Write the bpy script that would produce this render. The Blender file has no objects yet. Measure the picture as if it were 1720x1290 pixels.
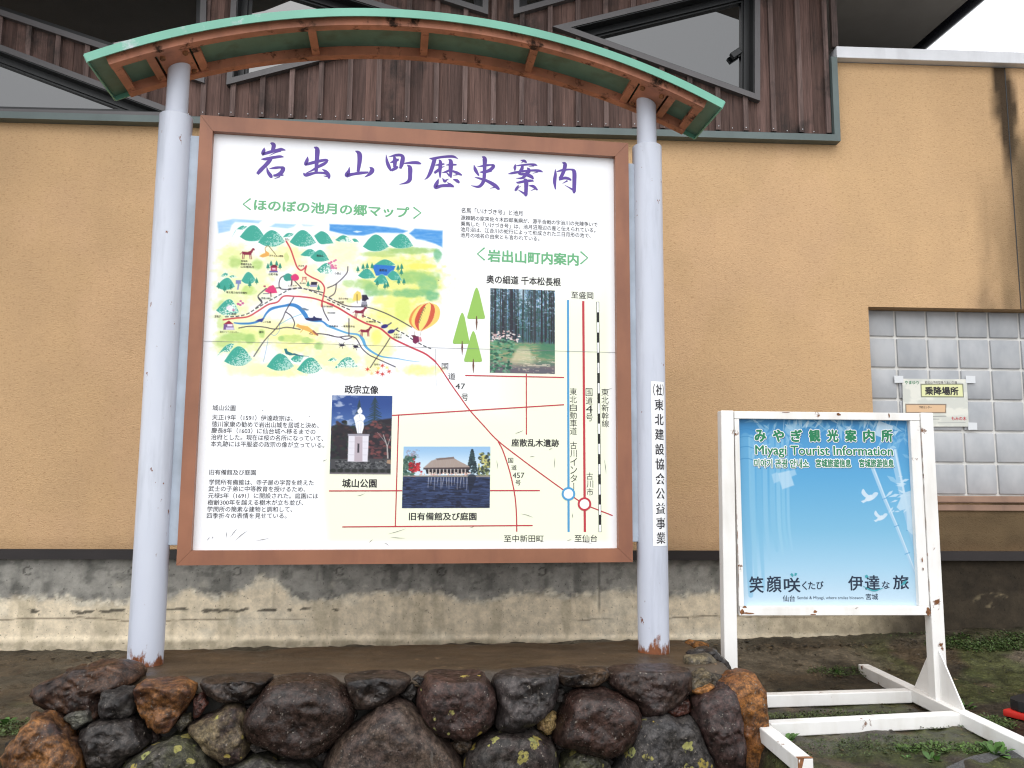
import bpy, bmesh, math, random
import numpy as np
from mathutils import Vector, Matrix, noise as mnoise

scene = bpy.context.scene
COL = scene.collection
rng = np.random.default_rng(7)
random.seed(7)

# ------------------------------------------------------------------ camera, sky, sun, exposure
CAM_P = np.array([1.176306, -3.445926, 0.338795])
CAM_R = np.array([0.9987025, -0.0505307, 0.0063188])
CAM_U = np.array([-0.0122743, -0.1184321, 0.9928863])
CAM_F = np.array([0.0494229, 0.9916756, 0.1188986])
FPX, PCX, PCY = 1385.623, 860.0, 645.0
cd = bpy.data.cameras.new('camera')
cam = bpy.data.objects.new('camera', cd)
COL.objects.link(cam)
cd.sensor_width = 36.0
cd.lens = 36.0 * FPX / 1720.0
cd.clip_start, cd.clip_end = 0.05, 2000.0
m = Matrix.Identity(4)
for i in range(3):
    m[i][0], m[i][1], m[i][2], m[i][3] = CAM_R[i], CAM_U[i], -CAM_F[i], CAM_P[i]
cam.matrix_world = m
scene.camera = cam

SUN_EL, SUN_AZ = 55.0, 195.0      # degrees; azimuth clockwise from +y, so the light comes from behind the camera
wd = bpy.data.worlds.new('World')
scene.world = wd
wd.use_nodes = True
nt = wd.node_tree
nt.nodes.clear()
wo = nt.nodes.new('ShaderNodeOutputWorld')
bg = nt.nodes.new('ShaderNodeBackground')
sky = nt.nodes.new('ShaderNodeTexSky')
sky.sky_type = 'NISHITA'
sky.sun_disc = False
sky.sun_elevation = math.radians(SUN_EL)
sky.sun_rotation = math.radians(SUN_AZ)
sky.dust_density = 6.0
sky.air_density = 1.0
hs = nt.nodes.new('ShaderNodeHueSaturation')
hs.inputs['Saturation'].default_value = 0.14
nt.links.new(sky.outputs[0], hs.inputs['Color'])
cloud = nt.nodes.new('ShaderNodeMix')            # an even rain cloud over most of the sky
cloud.data_type = 'RGBA'
cloud.inputs[0].default_value = 0.8
cloud.inputs[7].default_value = (7.2, 7.35, 7.6, 1)
nt.links.new(hs.outputs[0], cloud.inputs[6])
nt.links.new(cloud.outputs[2], bg.inputs['Color'])
bg.inputs['Strength'].default_value = 0.15
nt.links.new(bg.outputs[0], wo.inputs[0])

sl = bpy.data.lights.new('sun', 'SUN')
sl.energy = 0.6
sl.angle = math.radians(60)
sl.color = (1.0, 0.97, 0.93)
sun = bpy.data.objects.new('sun', sl)
COL.objects.link(sun)
az, el = math.radians(SUN_AZ), math.radians(SUN_EL)
sd = Vector((math.sin(az) * math.cos(el), math.cos(az) * math.cos(el), math.sin(el)))
sun.rotation_euler = sd.to_track_quat('Z', 'Y').to_euler()
sun.location = (0, -6, 12)

scene.view_settings.view_transform = 'Standard'
scene.view_settings.look = 'None'
scene.view_settings.gamma = 1.0
scene.view_settings.use_curve_mapping = False
scene.view_settings.exposure = 0.74
scene.cycles.use_denoising = True
scene.cycles.filter_width = 1.15          # crisp, like a phone picture

# ------------------------------------------------------------------ measuring helpers
ANG = 0.0907097                       # the map board is turned a little from the wall behind it
EU = np.array([math.cos(ANG), math.sin(ANG), 0.0])
EN = np.array([-math.sin(ANG), math.cos(ANG), 0.0])

def ray(x, y):
    return CAM_F + CAM_R * ((x - PCX) / FPX) - CAM_U * ((y - PCY) / FPX)

def at_y(x, y, Y):
    d = ray(x, y)
    return CAM_P + d * ((Y - CAM_P[1]) / d[1])

def at_z(x, y, Z):
    d = ray(x, y)
    return CAM_P + d * ((Z - CAM_P[2]) / d[2])

def board(x, y, off):
    """measured point -> (u, v) on a plane of the map board"""
    d = ray(x, y)
    P = CAM_P + d * (((EN * off - CAM_P) @ EN) / (d @ EN))
    return np.array([P @ EU, P[2]])

def sw(u, off, z):
    """board coordinates -> world"""
    return EU * u + EN * off + np.array([0, 0, z])

def lin(c, k=0.9):
    c = np.asarray(c, float) / 255.0
    return np.where(c <= 0.04045, c / 12.92, ((c + 0.055) / 1.055) ** 2.4) * k

# ------------------------------------------------------------------ mesh helpers
class MB:
    def __init__(self):
        self.v, self.f, self.c, self.mi = [], [], [], []

    def add(self, verts, faces, col=None, mi=0):
        b = len(self.v)
        self.v += [tuple(map(float, p)) for p in verts]
        self.f += [tuple(b + i for i in f) for f in faces]
        self.mi += [mi] * len(faces)
        self.c += [tuple(col) if col is not None else (1, 1, 1, 1)] * len(verts)

    def box(self, lo, hi, M=None, bevel=0.0, col=None, mi=0):
        lo, hi = np.array(lo, float), np.array(hi, float)
        if bevel <= 0:
            P = [(x, y, z) for z in (lo[2], hi[2]) for y in (lo[1], hi[1]) for x in (lo[0], hi[0])]
            F = [(0, 2, 3, 1), (4, 5, 7, 6), (0, 1, 5, 4), (2, 6, 7, 3), (0, 4, 6, 2), (1, 3, 7, 5)]
        else:
            bm = bmesh.new()
            bmesh.ops.create_cube(bm, size=1.0)
            for w in bm.verts:
                w.co = Vector([lo[i] + (w.co[i] + 0.5) * (hi[i] - lo[i]) for i in range(3)])
            bmesh.ops.bevel(bm, geom=list(bm.edges), offset=bevel, segments=2, profile=0.5, affect='EDGES')
            bm.verts.index_update()
            P = [tuple(w.co) for w in bm.verts]
            F = [tuple(w.index for w in f.verts) for f in bm.faces]
            bm.free()
        if M is not None:
            P = [M(*p) for p in P]
        self.add(P, F, col, mi)

    def prism(self, poly, d0, d1, M, col=None, mi=0):
        """poly in 2D, swept from depth d0 to d1; M(a, d, b) -> world"""
        n = len(poly)
        P = [M(a, d0, b) for a, b in poly] + [M(a, d1, b) for a, b in poly]
        F = [tuple(range(n)), tuple(range(2 * n - 1, n - 1, -1))]
        F += [(i, i + n, (i + 1) % n + n, (i + 1) % n) for i in range(n)]
        self.add(P, F, col, mi)

    def beam(self, a, b, w, h, up=(0, 0, 1), bevel=0.003, col=None):
        a, b, up = np.array(a, float), np.array(b, float), np.array(up, float)
        t = (b - a) / np.linalg.norm(b - a)
        s = np.cross(t, up); s /= np.linalg.norm(s)
        q = np.cross(s, t)
        L = np.linalg.norm(b - a)
        self.box((0, -w / 2, -h / 2), (L, w / 2, h / 2), lambda x, y, z: a + t * x + s * y + q * z, bevel, col)

    def tube(self, c0, c1, r0, r1, n=32, cap=True, col=None):
        c0, c1 = np.array(c0, float), np.array(c1, float)
        t = c1 - c0; t /= np.linalg.norm(t)
        a = np.cross(t, [0, 1, 0.001]); a /= np.linalg.norm(a)
        b = np.cross(t, a)
        P = []
        for c, r in ((c0, r0), (c1, r1)):
            P += [c + r * (a * math.cos(2 * math.pi * i / n) + b * math.sin(2 * math.pi * i / n)) for i in range(n)]
        F = [(i, (i + 1) % n, n + (i + 1) % n, n + i) for i in range(n)]
        if cap:
            F += [tuple(range(n - 1, -1, -1)), tuple(range(n, 2 * n))]
        self.add(P, F, col)

ROOT = {}

def tag(o, label=None, cat=None, group=None, kind=None):
    for k, v in (('label', label), ('category', cat), ('group', group), ('kind', kind)):
        if v:
            o[k] = v
    return o

def thing(name, label, cat, loc, rz=0.0, group=None):
    o = bpy.data.objects.new(name, None)
    o.empty_display_size = 0.1
    COL.objects.link(o)
    o.location = loc
    o.rotation_euler = (0, 0, rz)
    ROOT[o.name] = (Matrix.Translation(Vector(loc)) @ Matrix.Rotation(rz, 4, 'Z')).inverted()
    return tag(o, label, cat, group)

def build(name, mb, mats, parent=None, smooth=False, recalc=True, sharp=None):
    me = bpy.data.meshes.new(name)
    me.from_pydata(mb.v, [], mb.f)
    me.attributes.new('Col', 'FLOAT_COLOR', 'POINT').data.foreach_set('color', np.array(mb.c, np.float32).ravel())
    mats = mats if isinstance(mats, (list, tuple)) else [mats]
    for mt in mats:
        me.materials.append(mt)
    if len(mats) > 1:
        me.polygons.foreach_set('material_index', mb.mi)
    if recalc:
        bm = bmesh.new(); bm.from_mesh(me)
        bmesh.ops.recalc_face_normals(bm, faces=bm.faces)
        bm.to_mesh(me); bm.free()
    if smooth:
        me.polygons.foreach_set('use_smooth', [True] * len(me.polygons))
        if sharp:
            me.set_sharp_from_angle(angle=math.radians(sharp))
    return link(name, me, parent)

def link(name, me, parent=None):
    o = bpy.data.objects.new(name, me)
    COL.objects.link(o)
    if parent is not None:
        top = parent
        while top.parent:
            top = top.parent
        if top.type == 'EMPTY':
            me.transform(ROOT[top.name])
        o.parent = parent
    me.update()
    return o

def grid_mesh(name, P, rgb, mat, parent=None, keep=None, smooth=False, alpha=None):
    """P: (n, m, 3) world points, rgb: (n, m, 3) linear colours, keep: (n-1, m-1) bool"""
    n, k = P.shape[:2]
    idx = np.arange(n * k).reshape(n, k)
    q = np.stack([idx[:-1, :-1], idx[:-1, 1:], idx[1:, 1:], idx[1:, :-1]], -1)
    q = q.reshape(-1, 4) if keep is None else q[keep]
    me = bpy.data.meshes.new(name)
    me.vertices.add(n * k)
    me.vertices.foreach_set('co', P.reshape(-1).astype(np.float32))
    me.loops.add(q.size)
    me.loops.foreach_set('vertex_index', q.reshape(-1).astype(np.int32))
    me.polygons.add(len(q))
    me.polygons.foreach_set('loop_start', np.arange(0, q.size, 4, dtype=np.int32))
    me.update(calc_edges=True)
    me.validate()
    a = np.ones((n, k, 1)) if alpha is None else alpha[..., None]
    me.attributes.new('Col', 'FLOAT_COLOR', 'POINT').data.foreach_set(
        'color', np.concatenate([rgb, a], -1).astype(np.float32).ravel())
    me.materials.append(mat)
    if smooth:
        me.polygons.foreach_set('use_smooth', [True] * len(me.polygons))
    return link(name, me, parent)

# ------------------------------------------------------------------ noise on numpy grids
def vnoise(x, y, seed=0):
    r = np.random.default_rng(seed).random((256, 256))
    xi, yi = np.floor(x).astype(int), np.floor(y).astype(int)
    fx, fy = x - xi, y - yi
    fx, fy = fx * fx * (3 - 2 * fx), fy * fy * (3 - 2 * fy)
    g = lambda i, j: r[(xi + i) % 256, (yi + j) % 256]
    return (g(0, 0) * (1 - fx) + g(1, 0) * fx) * (1 - fy) + (g(0, 1) * (1 - fx) + g(1, 1) * fx) * fy

def fbm(x, y, seed=0, oct=4):
    s, a, t = 0.0, 0.5, 0.0
    for i in range(oct):
        s = s + a * vnoise(x * 2 ** i + 17.3 * i, y * 2 ** i + 9.1 * i, seed + i)
        t += a
        a *= 0.5
    return s / t

def sstep(a, b, x):
    t = np.clip((x - a) / (b - a), 0, 1)
    return t * t * (3 - 2 * t)

def mixc(c, d, t):
    t = np.asarray(t)[..., None]
    return c * (1 - t) + np.asarray(d) * t

# ------------------------------------------------------------------ materials
def mat(name, base=(0.5, 0.5, 0.5), rough=0.6, attr=False, spec=0.5, metal=0.0, ior=1.45):
    mt = bpy.data.materials.new(name)
    mt.use_nodes = True
    n = mt.node_tree
    b = n.nodes['Principled BSDF']
    b.inputs['Base Color'].default_value = (*base, 1)
    b.inputs['Roughness'].default_value = rough
    b.inputs['Metallic'].default_value = metal
    b.inputs['Specular IOR Level'].default_value = spec
    b.inputs['IOR'].default_value = ior
    mt['bsdf'] = b.name
    return mt

class NT:
    """tiny node builder"""
    def __init__(s, mt):
        s.t = mt.node_tree; s.b = s.t.nodes['Principled BSDF']
    def n(s, kind, **kw):
        x = s.t.nodes.new('ShaderNode' + kind)
        for k, v in kw.items():
            setattr(x, k, v)
        return x
    def l(s, a, b):
        s.t.links.new(a, b)
    def pos(s, scale=(1, 1, 1), loc=(0, 0, 0)):
        tc = s.n('TexCoord'); mp = s.n('Mapping')
        mp.inputs['Scale'].default_value = scale
        mp.inputs['Location'].default_value = loc
        s.l(tc.outputs['Object'], mp.inputs['Vector'])
        return mp.outputs[0]
    def noise(s, vec, scale, detail=4, rough=0.55, out=0):
        x = s.n('TexNoise')
        x.inputs['Scale'].default_value = scale
        x.inputs['Detail'].default_value = detail
        x.inputs['Roughness'].default_value = rough
        s.l(vec, x.inputs['Vector'])
        return x.outputs[out]
    def ramp(s, fac, p0, p1, c0=(0, 0, 0, 1), c1=(1, 1, 1, 1)):
        x = s.n('ValToRGB')
        x.color_ramp.elements[0].position = p0
        x.color_ramp.elements[1].position = p1
        x.color_ramp.elements[0].color = c0
        x.color_ramp.elements[1].color = c1
        s.l(fac, x.inputs[0])
        return x.outputs[0]
    def mix(s, fac, a, b, mode='MIX'):
        x = s.n('Mix', data_type='RGBA', blend_type=mode)
        for sock, v in ((x.inputs[0], fac), (x.inputs[6], a), (x.inputs[7], b)):
            if hasattr(v, 'is_linked'):
                s.l(v, sock)
            elif isinstance(v, (int, float)):
                sock.default_value = v
            else:
                sock.default_value = (*v[:3], 1)
        return x.outputs[2]
    def math(s, op, a, b=0.0, clamp=False):
        x = s.n('Math', operation=op); x.use_clamp = clamp
        for i, v in enumerate((a, b)):
            if hasattr(v, 'is_linked'):
                s.l(v, x.inputs[i])
            else:
                x.inputs[i].default_value = v
        return x.outputs[0]
    def attr(s, name='Col', out='Color'):
        x = s.n('Attribute'); x.attribute_name = name
        return x.outputs[out]
    def color(s, o):
        s.l(o, s.b.inputs['Base Color'])
    def roughness(s, o):
        s.l(o, s.b.inputs['Roughness'])
    def bump(s, h, strength=0.3, dist=0.01, prev=None):
        x = s.n('Bump')
        x.inputs['Strength'].default_value = strength
        x.inputs['Distance'].default_value = dist
        s.l(h, x.inputs['Height'])
        if prev is not None:
            s.l(prev, x.inputs['Normal'])
        s.l(x.outputs[0], s.b.inputs['Normal'])
        return x.outputs[0]

def painted(name, base, rough=0.4, var=0.12, vscale=6.0, grain=0.0, rust=None, dirt=None):
    """painted metal: slight colour variation, optional rust breaking through and grime"""
    mt = mat(name, base, rough)
    k = NT(mt)
    p = k.pos()
    nz = k.noise(p, vscale, 5)
    dark = tuple(c * (1 - var) for c in base)
    lite = tuple(min(1, c * (1 + var)) for c in base)
    c = k.mix(k.ramp(nz, 0.3, 0.7), dark, lite)
    if dirt:
        c = k.mix(k.math('MULTIPLY', k.ramp(k.noise(k.pos((1, 1, .25)), 9, 6), 0.5, 0.75), dirt[1]), c, dirt[0])
    if rust:
        col, lo, hi, sc = rust
        rm = k.ramp(k.noise(p, sc, 7, 0.65), lo, hi)
        rc = k.mix(k.noise(p, 60, 3), col, tuple(x * 0.35 for x in col))
        c = k.mix(rm, c, rc)
        k.roughness(k.math('ADD', k.math('MULTIPLY', rm, 0.45), rough))
    k.color(c)
    if grain:
        k.bump(k.noise(p, 120, 3), grain, 0.002)
    return mt

M = {}
# vertex-painted ink on a print; gloss like a laminated board
def ink(name, rough, spec=0.4, bump=0.0):
    mt = mat(name, rough=rough, spec=spec)
    k = NT(mt)
    k.color(k.attr())
    if bump:
        k.bump(k.noise(k.pos(), 40, 3), bump, 0.002)
    return mt
M['print'] = ink('printed_board', 0.45, 0.3)
M['photo_print'] = ink('printed_photo', 0.35, 0.35)
M['poster'] = ink('poster_print', 0.4, 0.3)
M['paper'] = ink('paper_print', 0.6, 0.3)
for nm, c in dict(purple=(98, 74, 158), green=(108, 178, 128), black=(52, 50, 54), red=(192, 62, 74), blue=(84, 158, 208),
                  rail=(40, 42, 40), white=(246, 248, 250), leaf=(150, 194, 96), trunk=(112, 76, 66),
                  pgreen=(42, 128, 88), navy=(40, 52, 72), teal=(70, 160, 172), shade=(58, 104, 150), hair=(120, 124, 128)).items():
    M['ink_' + nm] = mat('ink_' + nm, tuple(lin(c)), 0.45, spec=0.3)

# stucco: vertex-painted ochre and stains, coarse sprayed grain
mt = M['stucco'] = mat('ochre_stucco', rough=0.9, spec=0.2)
k = NT(mt); p = k.pos()
c = k.mix(k.ramp(k.noise(p, 3.0, 6), 0.3, 0.72), (0.93, 0.93, 0.94), (1.04, 1.035, 1.02))
pit = k.ramp(k.noise(k.pos((1, 1, 2.6)), 48, 6, 0.75), 0.39, 0.455)
c2 = k.mix(1.0, k.attr(), c, 'MULTIPLY')
c3 = k.mix(pit, k.mix(1.0, c2, (0.78, 0.73, 0.68), 'MULTIPLY'), c2)
k.color(c3)
b1 = k.bump(k.noise(k.pos((1, 1, 2.0)), 85, 6, 0.7), 0.5, 0.012)
k.bump(k.noise(p, 22, 3), 0.25, 0.01, b1)

mt = M['concrete'] = mat('old_concrete', rough=0.85, spec=0.25)
k = NT(mt); p = k.pos()
c = k.mix(k.ramp(k.noise(p, 16, 10, 0.72), 0.38, 0.62), (0.78, 0.78, 0.78), (1.14, 1.13, 1.12))
c = k.mix(1.0, k.attr(), c, 'MULTIPLY')
pits = k.ramp(k.noise(p, 70, 3), 0.3, 0.36)
k.color(k.mix(pits, k.mix(1.0, c, (0.5, 0.5, 0.5), 'MULTIPLY'), c))
k.bump(k.noise(p, 40, 8, 0.7), 0.35, 0.008)

# weathered boards: colour per board from the mesh, grain and knots along z
mt = M['wood'] = mat('weathered_wood', rough=0.75, spec=0.3)
k = NT(mt)
g = k.noise(k.pos((9, 3, 0.55)), 6, 8, 0.7)
g2 = k.noise(k.pos((60, 20, 1.2)), 3, 4, 0.6)
c = k.mix(k.ramp(g, 0.25, 0.75), (0.42, 0.40, 0.39), (1.55, 1.46, 1.42))
c = k.mix(1.0, k.attr(), c, 'MULTIPLY')
c = k.mix(k.ramp(g2, 0.3, 0.62), k.mix(1.0, c, (0.6, 0.58, 0.56), 'MULTIPLY'), c)
kn = k.n('TexVoronoi'); kn.inputs['Scale'].default_value = 2.6
k.l(k.pos((1.9, 0.05, 0.9), (3.3, 0, 1.7)), kn.inputs['Vector'])
kd = k.ramp(kn.outputs['Distance'], 0.045, 0.13)
c = k.mix(kd, (0.008, 0.007, 0.006), c)
mil = k.ramp(k.noise(k.pos((1.5, 1, 1.0), (5, 0, 2)), 2.2, 8, 0.7), 0.52, 0.66)
c = k.mix(k.math('MULTIPLY', mil, 0.8), c, (0.016, 0.015, 0.014))
k.color(c)
b1 = k.bump(g2, 0.4, 0.004)
k.bump(g, 0.3, 0.006, b1)

M['flashing'] = painted('grey_brown_flashing', (0.085, 0.079, 0.082), 0.4, 0.1)
M['trim'] = painted('slate_green_flashing', (0.095, 0.125, 0.122), 0.45, 0.12)
M['sash'] = painted('black_sash', (0.007, 0.008, 0.009), 0.35, 0.2)
M['base_strip'] = painted('dark_base_strip', (0.016, 0.012, 0.012), 0.5, 0.2)
M['pane'] = mat('dark_window_glass', (0.006, 0.007, 0.008), 0.015, spec=0.5, ior=2.1)
M['soffit'] = painted('dark_soffit', (0.25, 0.225, 0.195), 0.7, 0.15, 2.0)
M['gutter'] = painted('black_gutter', (0.012, 0.012, 0.016), 0.2, 0.2)
M['coping'] = painted('white_coping', (0.66, 0.67, 0.70), 0.35, 0.06, dirt=((0.42, 0.42, 0.44), 0.5))
M['sill'] = painted('brown_sill', (0.27, 0.165, 0.115), 0.45, 0.15, dirt=((0.13, 0.08, 0.06), 0.6))
M['grout'] = painted('white_grout', (0.66, 0.65, 0.62), 0.8, 0.1)
mt = M['block'] = mat('frosted_glass_block', (0.36, 0.385, 0.42), 0.3, spec=0.5)
k = NT(mt); p = k.pos()
k.color(k.mix(1.0, k.attr(), k.mix(k.ramp(k.noise(k.pos((1, 1, .6)), 5, 4), 0.38, 0.62), (0.32, 0.335, 0.355), (0.42, 0.43, 0.445)), 'MULTIPLY'))
k.bump(k.noise(p, 7, 2), 0.08, 0.02)

M['post'] = painted('pale_blue_white_post', (0.51, 0.54, 0.62), 0.38, 0.06, 3.0, rust=((0.20, 0.065, 0.02), 0.7, 0.76, 9.0))
mt = M['post_base'] = mat('post_paint_rusting_at_foot', (0.6, 0.63, 0.72), 0.38)
k = NT(mt); p = k.pos()
sep = k.n('SeparateXYZ'); k.l(p, sep.inputs[0])
low = k.math('SUBTRACT', 1.0, k.math('MULTIPLY', sep.outputs[2], 6.5), True)    # 1 at the foot, 0 from 15 cm up
nz = k.noise(k.pos((1, 1, 0.4)), 26, 7, 0.65)
rm = k.ramp(k.math('ADD', nz, k.math('MULTIPLY', k.math('POWER', low, 2.0), 0.34)), 0.69, 0.78)
sp = k.ramp(k.noise(k.pos((1, 1, .55)), 34, 4, 0.6), 0.685, 0.71)
rc = k.mix(k.noise(p, 45, 4), (0.30, 0.10, 0.035), (0.07, 0.025, 0.015))
gr_ = k.ramp(k.noise(k.pos((1, 1, .12)), 16, 6, .6), 0.52, 0.74)
c = k.mix(k.ramp(k.noise(k.pos((1, 1, .3)), 5, 5), 0.3, 0.7), (0.485, 0.515, 0.60), (0.555, 0.585, 0.66))
c = k.mix(k.math('MULTIPLY', gr_, 0.5), c, (0.30, 0.32, 0.37))
k.color(k.mix(k.math('MAXIMUM', rm, sp), c, rc))
M['bracket'] = painted('blue_grey_bracket', (0.38, 0.44, 0.52), 0.4, 0.18, 7.0)
M['frame'] = painted('terracotta_frame', (0.265, 0.110, 0.060), 0.42, 0.16, 4.0, dirt=((0.16, 0.06, 0.04), 0.55))
M['roof_green'] = painted('mint_green_roof', (0.140, 0.375, 0.28), 0.3, 0.12, 3.0, rust=((0.72, 0.75, 0.80), 0.61, 0.68, 2.6))
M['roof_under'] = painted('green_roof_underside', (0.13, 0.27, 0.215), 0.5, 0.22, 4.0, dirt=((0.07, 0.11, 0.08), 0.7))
M['roof_beam'] = painted('rusting_brown_beam', (0.43, 0.175, 0.105), 0.55, 0.28, 8.0, rust=((0.055, 0.028, 0.018), 0.56, 0.66, 13.0), dirt=((0.16, 0.075, 0.045), 0.8))
M['white_stand'] = painted('chipped_white_paint', (0.78, 0.77, 0.75), 0.45, 0.05, 5.0, rust=((0.22, 0.085, 0.03), 0.655, 0.70, 12.0), dirt=((0.42, 0.37, 0.28), 0.35))
M['rust'] = painted('bare_rust', (0.20, 0.085, 0.035), 0.9, 0.6, 40.0)
M['tape'] = mat('clear_tape', (0.62, 0.64, 0.66), 0.25)
M['rubber'] = mat('black_rubber', (0.012, 0.012, 0.013), 0.45)
M['red_plastic'] = painted('red_plastic', (0.50, 0.025, 0.018), 0.4, 0.15)
M['mortar'] = painted('dark_wet_mortar', (0.022, 0.020, 0.016), 0.7, 0.5, 20.0, grain=0.6)

# plinth cap: wet brown concrete
mt = M['cap'] = mat('wet_brown_concrete', (0.05, 0.035, 0.022), 0.42, spec=0.4)
k = NT(mt); p = k.pos()
c = k.mix(k.ramp(k.noise(k.pos((0.6, 1.5, 1)), 5, 8, 0.65), 0.3, 0.72), (0.030, 0.021, 0.013), (0.088, 0.060, 0.036))
c = k.mix(k.ramp(k.noise(p, 24, 6), 0.66, 0.72), c, (0.14, 0.09, 0.05))
k.color(c)
k.roughness(k.ramp(k.noise(p, 6, 5), 0.35, 0.7, (0.30, 0.30, 0.30, 1), (0.62, 0.62, 0.62, 1)))
k.bump(k.noise(p, 32, 8, 0.65), 0.45, 0.012)

# wet field stones: two mesh colours per stone, lichen amount in the alpha of the first
mt = M['stone'] = mat('wet_field_stone', rough=0.3, spec=0.36)
k = NT(mt); p = k.pos()
nz = k.noise(p, 9, 9, 0.62)
c = k.mix(k.ramp(nz, 0.4, 0.6), k.attr('Col'), k.attr('Alt'))
c = k.mix(k.ramp(k.noise(p, 38, 6, 0.7), 0.40, 0.62), k.mix(1.0, c, (0.38, 0.36, 0.35), 'MULTIPLY'), k.mix(1.0, c, (1.6, 1.55, 1.5), 'MULTIPLY'))
c = k.mix(k.ramp(k.noise(p, 120, 4, 0.7), 0.40, 0.60), k.mix(1.0, c, (0.7, 0.7, 0.7), 'MULTIPLY'), k.mix(1.0, c, (1.35, 1.32, 1.3), 'MULTIPLY'))
c = k.mix(k.ramp(k.noise(p, 85, 3, 0.6), 0.645, 0.69), c, (0.15, 0.13, 0.11))
wv = k.n('VectorMath', operation='ADD'); k.l(p, wv.inputs[0])
nv = k.n('TexNoise'); nv.inputs['Scale'].default_value = 40; k.l(p, nv.inputs['Vector'])
sc = k.n('VectorMath', operation='SCALE'); sc.inputs['Scale'].default_value = 0.03
k.l(nv.outputs['Color'], sc.inputs[0]); k.l(sc.outputs[0], wv.inputs[1])
vo = k.n('TexVoronoi'); vo.inputs['Scale'].default_value = 19.0; k.l(wv.outputs[0], vo.inputs['Vector'])
sepc = k.n('SeparateColor'); k.l(vo.outputs['Color'], sepc.inputs[0])
am = k.attr('Col', 'Alpha')
rad = k.math('MULTIPLY', k.math('SUBTRACT', k.math('ADD', am, sepc.outputs[0]), 1.0, True), 0.95)
spot = k.ramp(k.math('SUBTRACT', rad, vo.outputs['Distance']), 0.0, 0.05)
spot = k.math('MULTIPLY', spot, k.ramp(k.noise(p, 70, 4), 0.36, 0.5))
lc = k.mix(sepc.outputs[1], (0.30, 0.22, 0.045), (0.23, 0.24, 0.09))
stk = k.math('MULTIPLY', k.ramp(k.noise(k.pos((1, 1, 0.10)), 75, 3, .6), 0.60, 0.68), k.ramp(k.noise(p, 7, 3), 0.55, 0.68))
c = k.mix(k.math('MULTIPLY', stk, 0.5), c, (0.13, 0.115, 0.10))
c = k.mix(spot, c, lc)
k.color(c)
rr = k.ramp(k.noise(p, 11, 6), 0.35, 0.7, (0.20, 0.20, 0.20, 1), (0.44, 0.44, 0.44, 1))
k.roughness(k.math('ADD', rr, k.math('ADD', k.math('MULTIPLY', spot, 0.4), k.attr('Alt', 'Alpha')), True))
b1 = k.bump(k.noise(p, 75, 8, 0.75), 0.32, 0.006)
k.bump(k.noise(p, 18, 6, 0.6), 0.4, 0.018, b1)

# ground: wet dirt over concrete, mossy in patches (vertex colour gives the patches' lay)
mt = M['ground'] = mat('wet_dirt_ground', rough=0.5, spec=0.35)
k = NT(mt); p = k.pos()
c = k.mix(k.ramp(k.noise(p, 14, 10, 0.75), 0.40, 0.60), (0.5, 0.48, 0.45), (1.55, 1.5, 1.45))
c = k.mix(1.0, k.attr(), c, 'MULTIPLY')
c = k.mix(k.ramp(k.noise(p, 90, 4), 0.585, 0.64), c, k.mix(1.0, c, (2.1, 2.0, 1.9), 'MULTIPLY'))
k.color(c)
k.roughness(k.ramp(k.noise(p, 3.5, 6), 0.35, 0.65, (0.20, 0.20, 0.20, 1), (0.65, 0.65, 0.65, 1)))
b1 = k.bump(k.noise(p, 60, 8, 0.75), 0.8, 0.014)
k.bump(k.noise(p, 14, 8, 0.6), 0.5, 0.02, b1)
mt = M['asphalt'] = mat('wet_asphalt', (0.05, 0.05, 0.05), 0.45)
k = NT(mt); p = k.pos()
k.color(k.mix(k.ramp(k.noise(p, 160, 4), 0.35, 0.7), (0.032, 0.032, 0.033), (0.11, 0.11, 0.108)))
k.bump(k.noise(p, 180, 4), 0.6, 0.006)
mt = M['moss'] = mat('moss_leaf', (0.05, 0.08, 0.02), 0.6)
k = NT(mt); k.color(k.attr())
M['debris'] = mat('wet_debris', rough=0.7); k = NT(M['debris']); k.color(k.attr())

# ------------------------------------------------------------------ ground
def ground_z(x, y):
    zw = np.interp(x, [-3, -1.4, 0.7, 3.5, 4.4, 7], [-0.64, -0.617, -0.600, -0.545, -0.50, -0.47])
    t = sstep(1.45, 0.55, y)
    d = 0.42 * sstep(-0.50, -0.34, x) * sstep(2.34, 2.20, x) * sstep(0.02, -0.16, y - 0.09 * (x - 0.9))
    return zw * (1 - t) + (-0.655) * t - np.maximum(d, 0.42 * sstep(-0.6, -1.6, y))

gx = np.concatenate([np.linspace(-60, -3, 12)[:-1], np.arange(-3, 5.6, 0.025), np.linspace(5.6, 60, 12)])
gy = np.concatenate([np.linspace(-60, -1, 14)[:-1], np.arange(-1, 1.5, 0.025), np.linspace(1.5, 60, 10)])
GX, GY = np.meshgrid(gx, gy)
GZ = ground_z(GX, GY)
near = (np.abs(GX - 1.2) < 4.4) & (GY > -1) & (GY < 1.5)
GZ = GZ + np.where(near, (fbm(GX * 5, GY * 5, 3) - 0.5) * 0.03 + (fbm(GX * 22, GY * 22, 5) - 0.5) * 0.018, 0)
heap = sstep(1.15, 1.4, GY) * sstep(-2.5, -2, GX)
GZ = GZ + heap * 0.035 * fbm(GX * 9, GY * 3, 8)
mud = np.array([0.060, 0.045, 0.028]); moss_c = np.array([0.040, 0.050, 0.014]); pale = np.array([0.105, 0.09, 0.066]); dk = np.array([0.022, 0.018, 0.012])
rgb = np.broadcast_to(mud, GX.shape + (3,)).copy()
rgb = mixc(rgb, pale, 0.75 * sstep(0.5, 0.62, fbm(GX * 1.6, GY * 3, 21)) * sstep(0.4, 0.9, GY + 0.5))
rgb = mixc(rgb, dk, 0.8 * sstep(0.5, 0.66, fbm(GX * 3.2, GY * 4.5, 11)))
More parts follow.
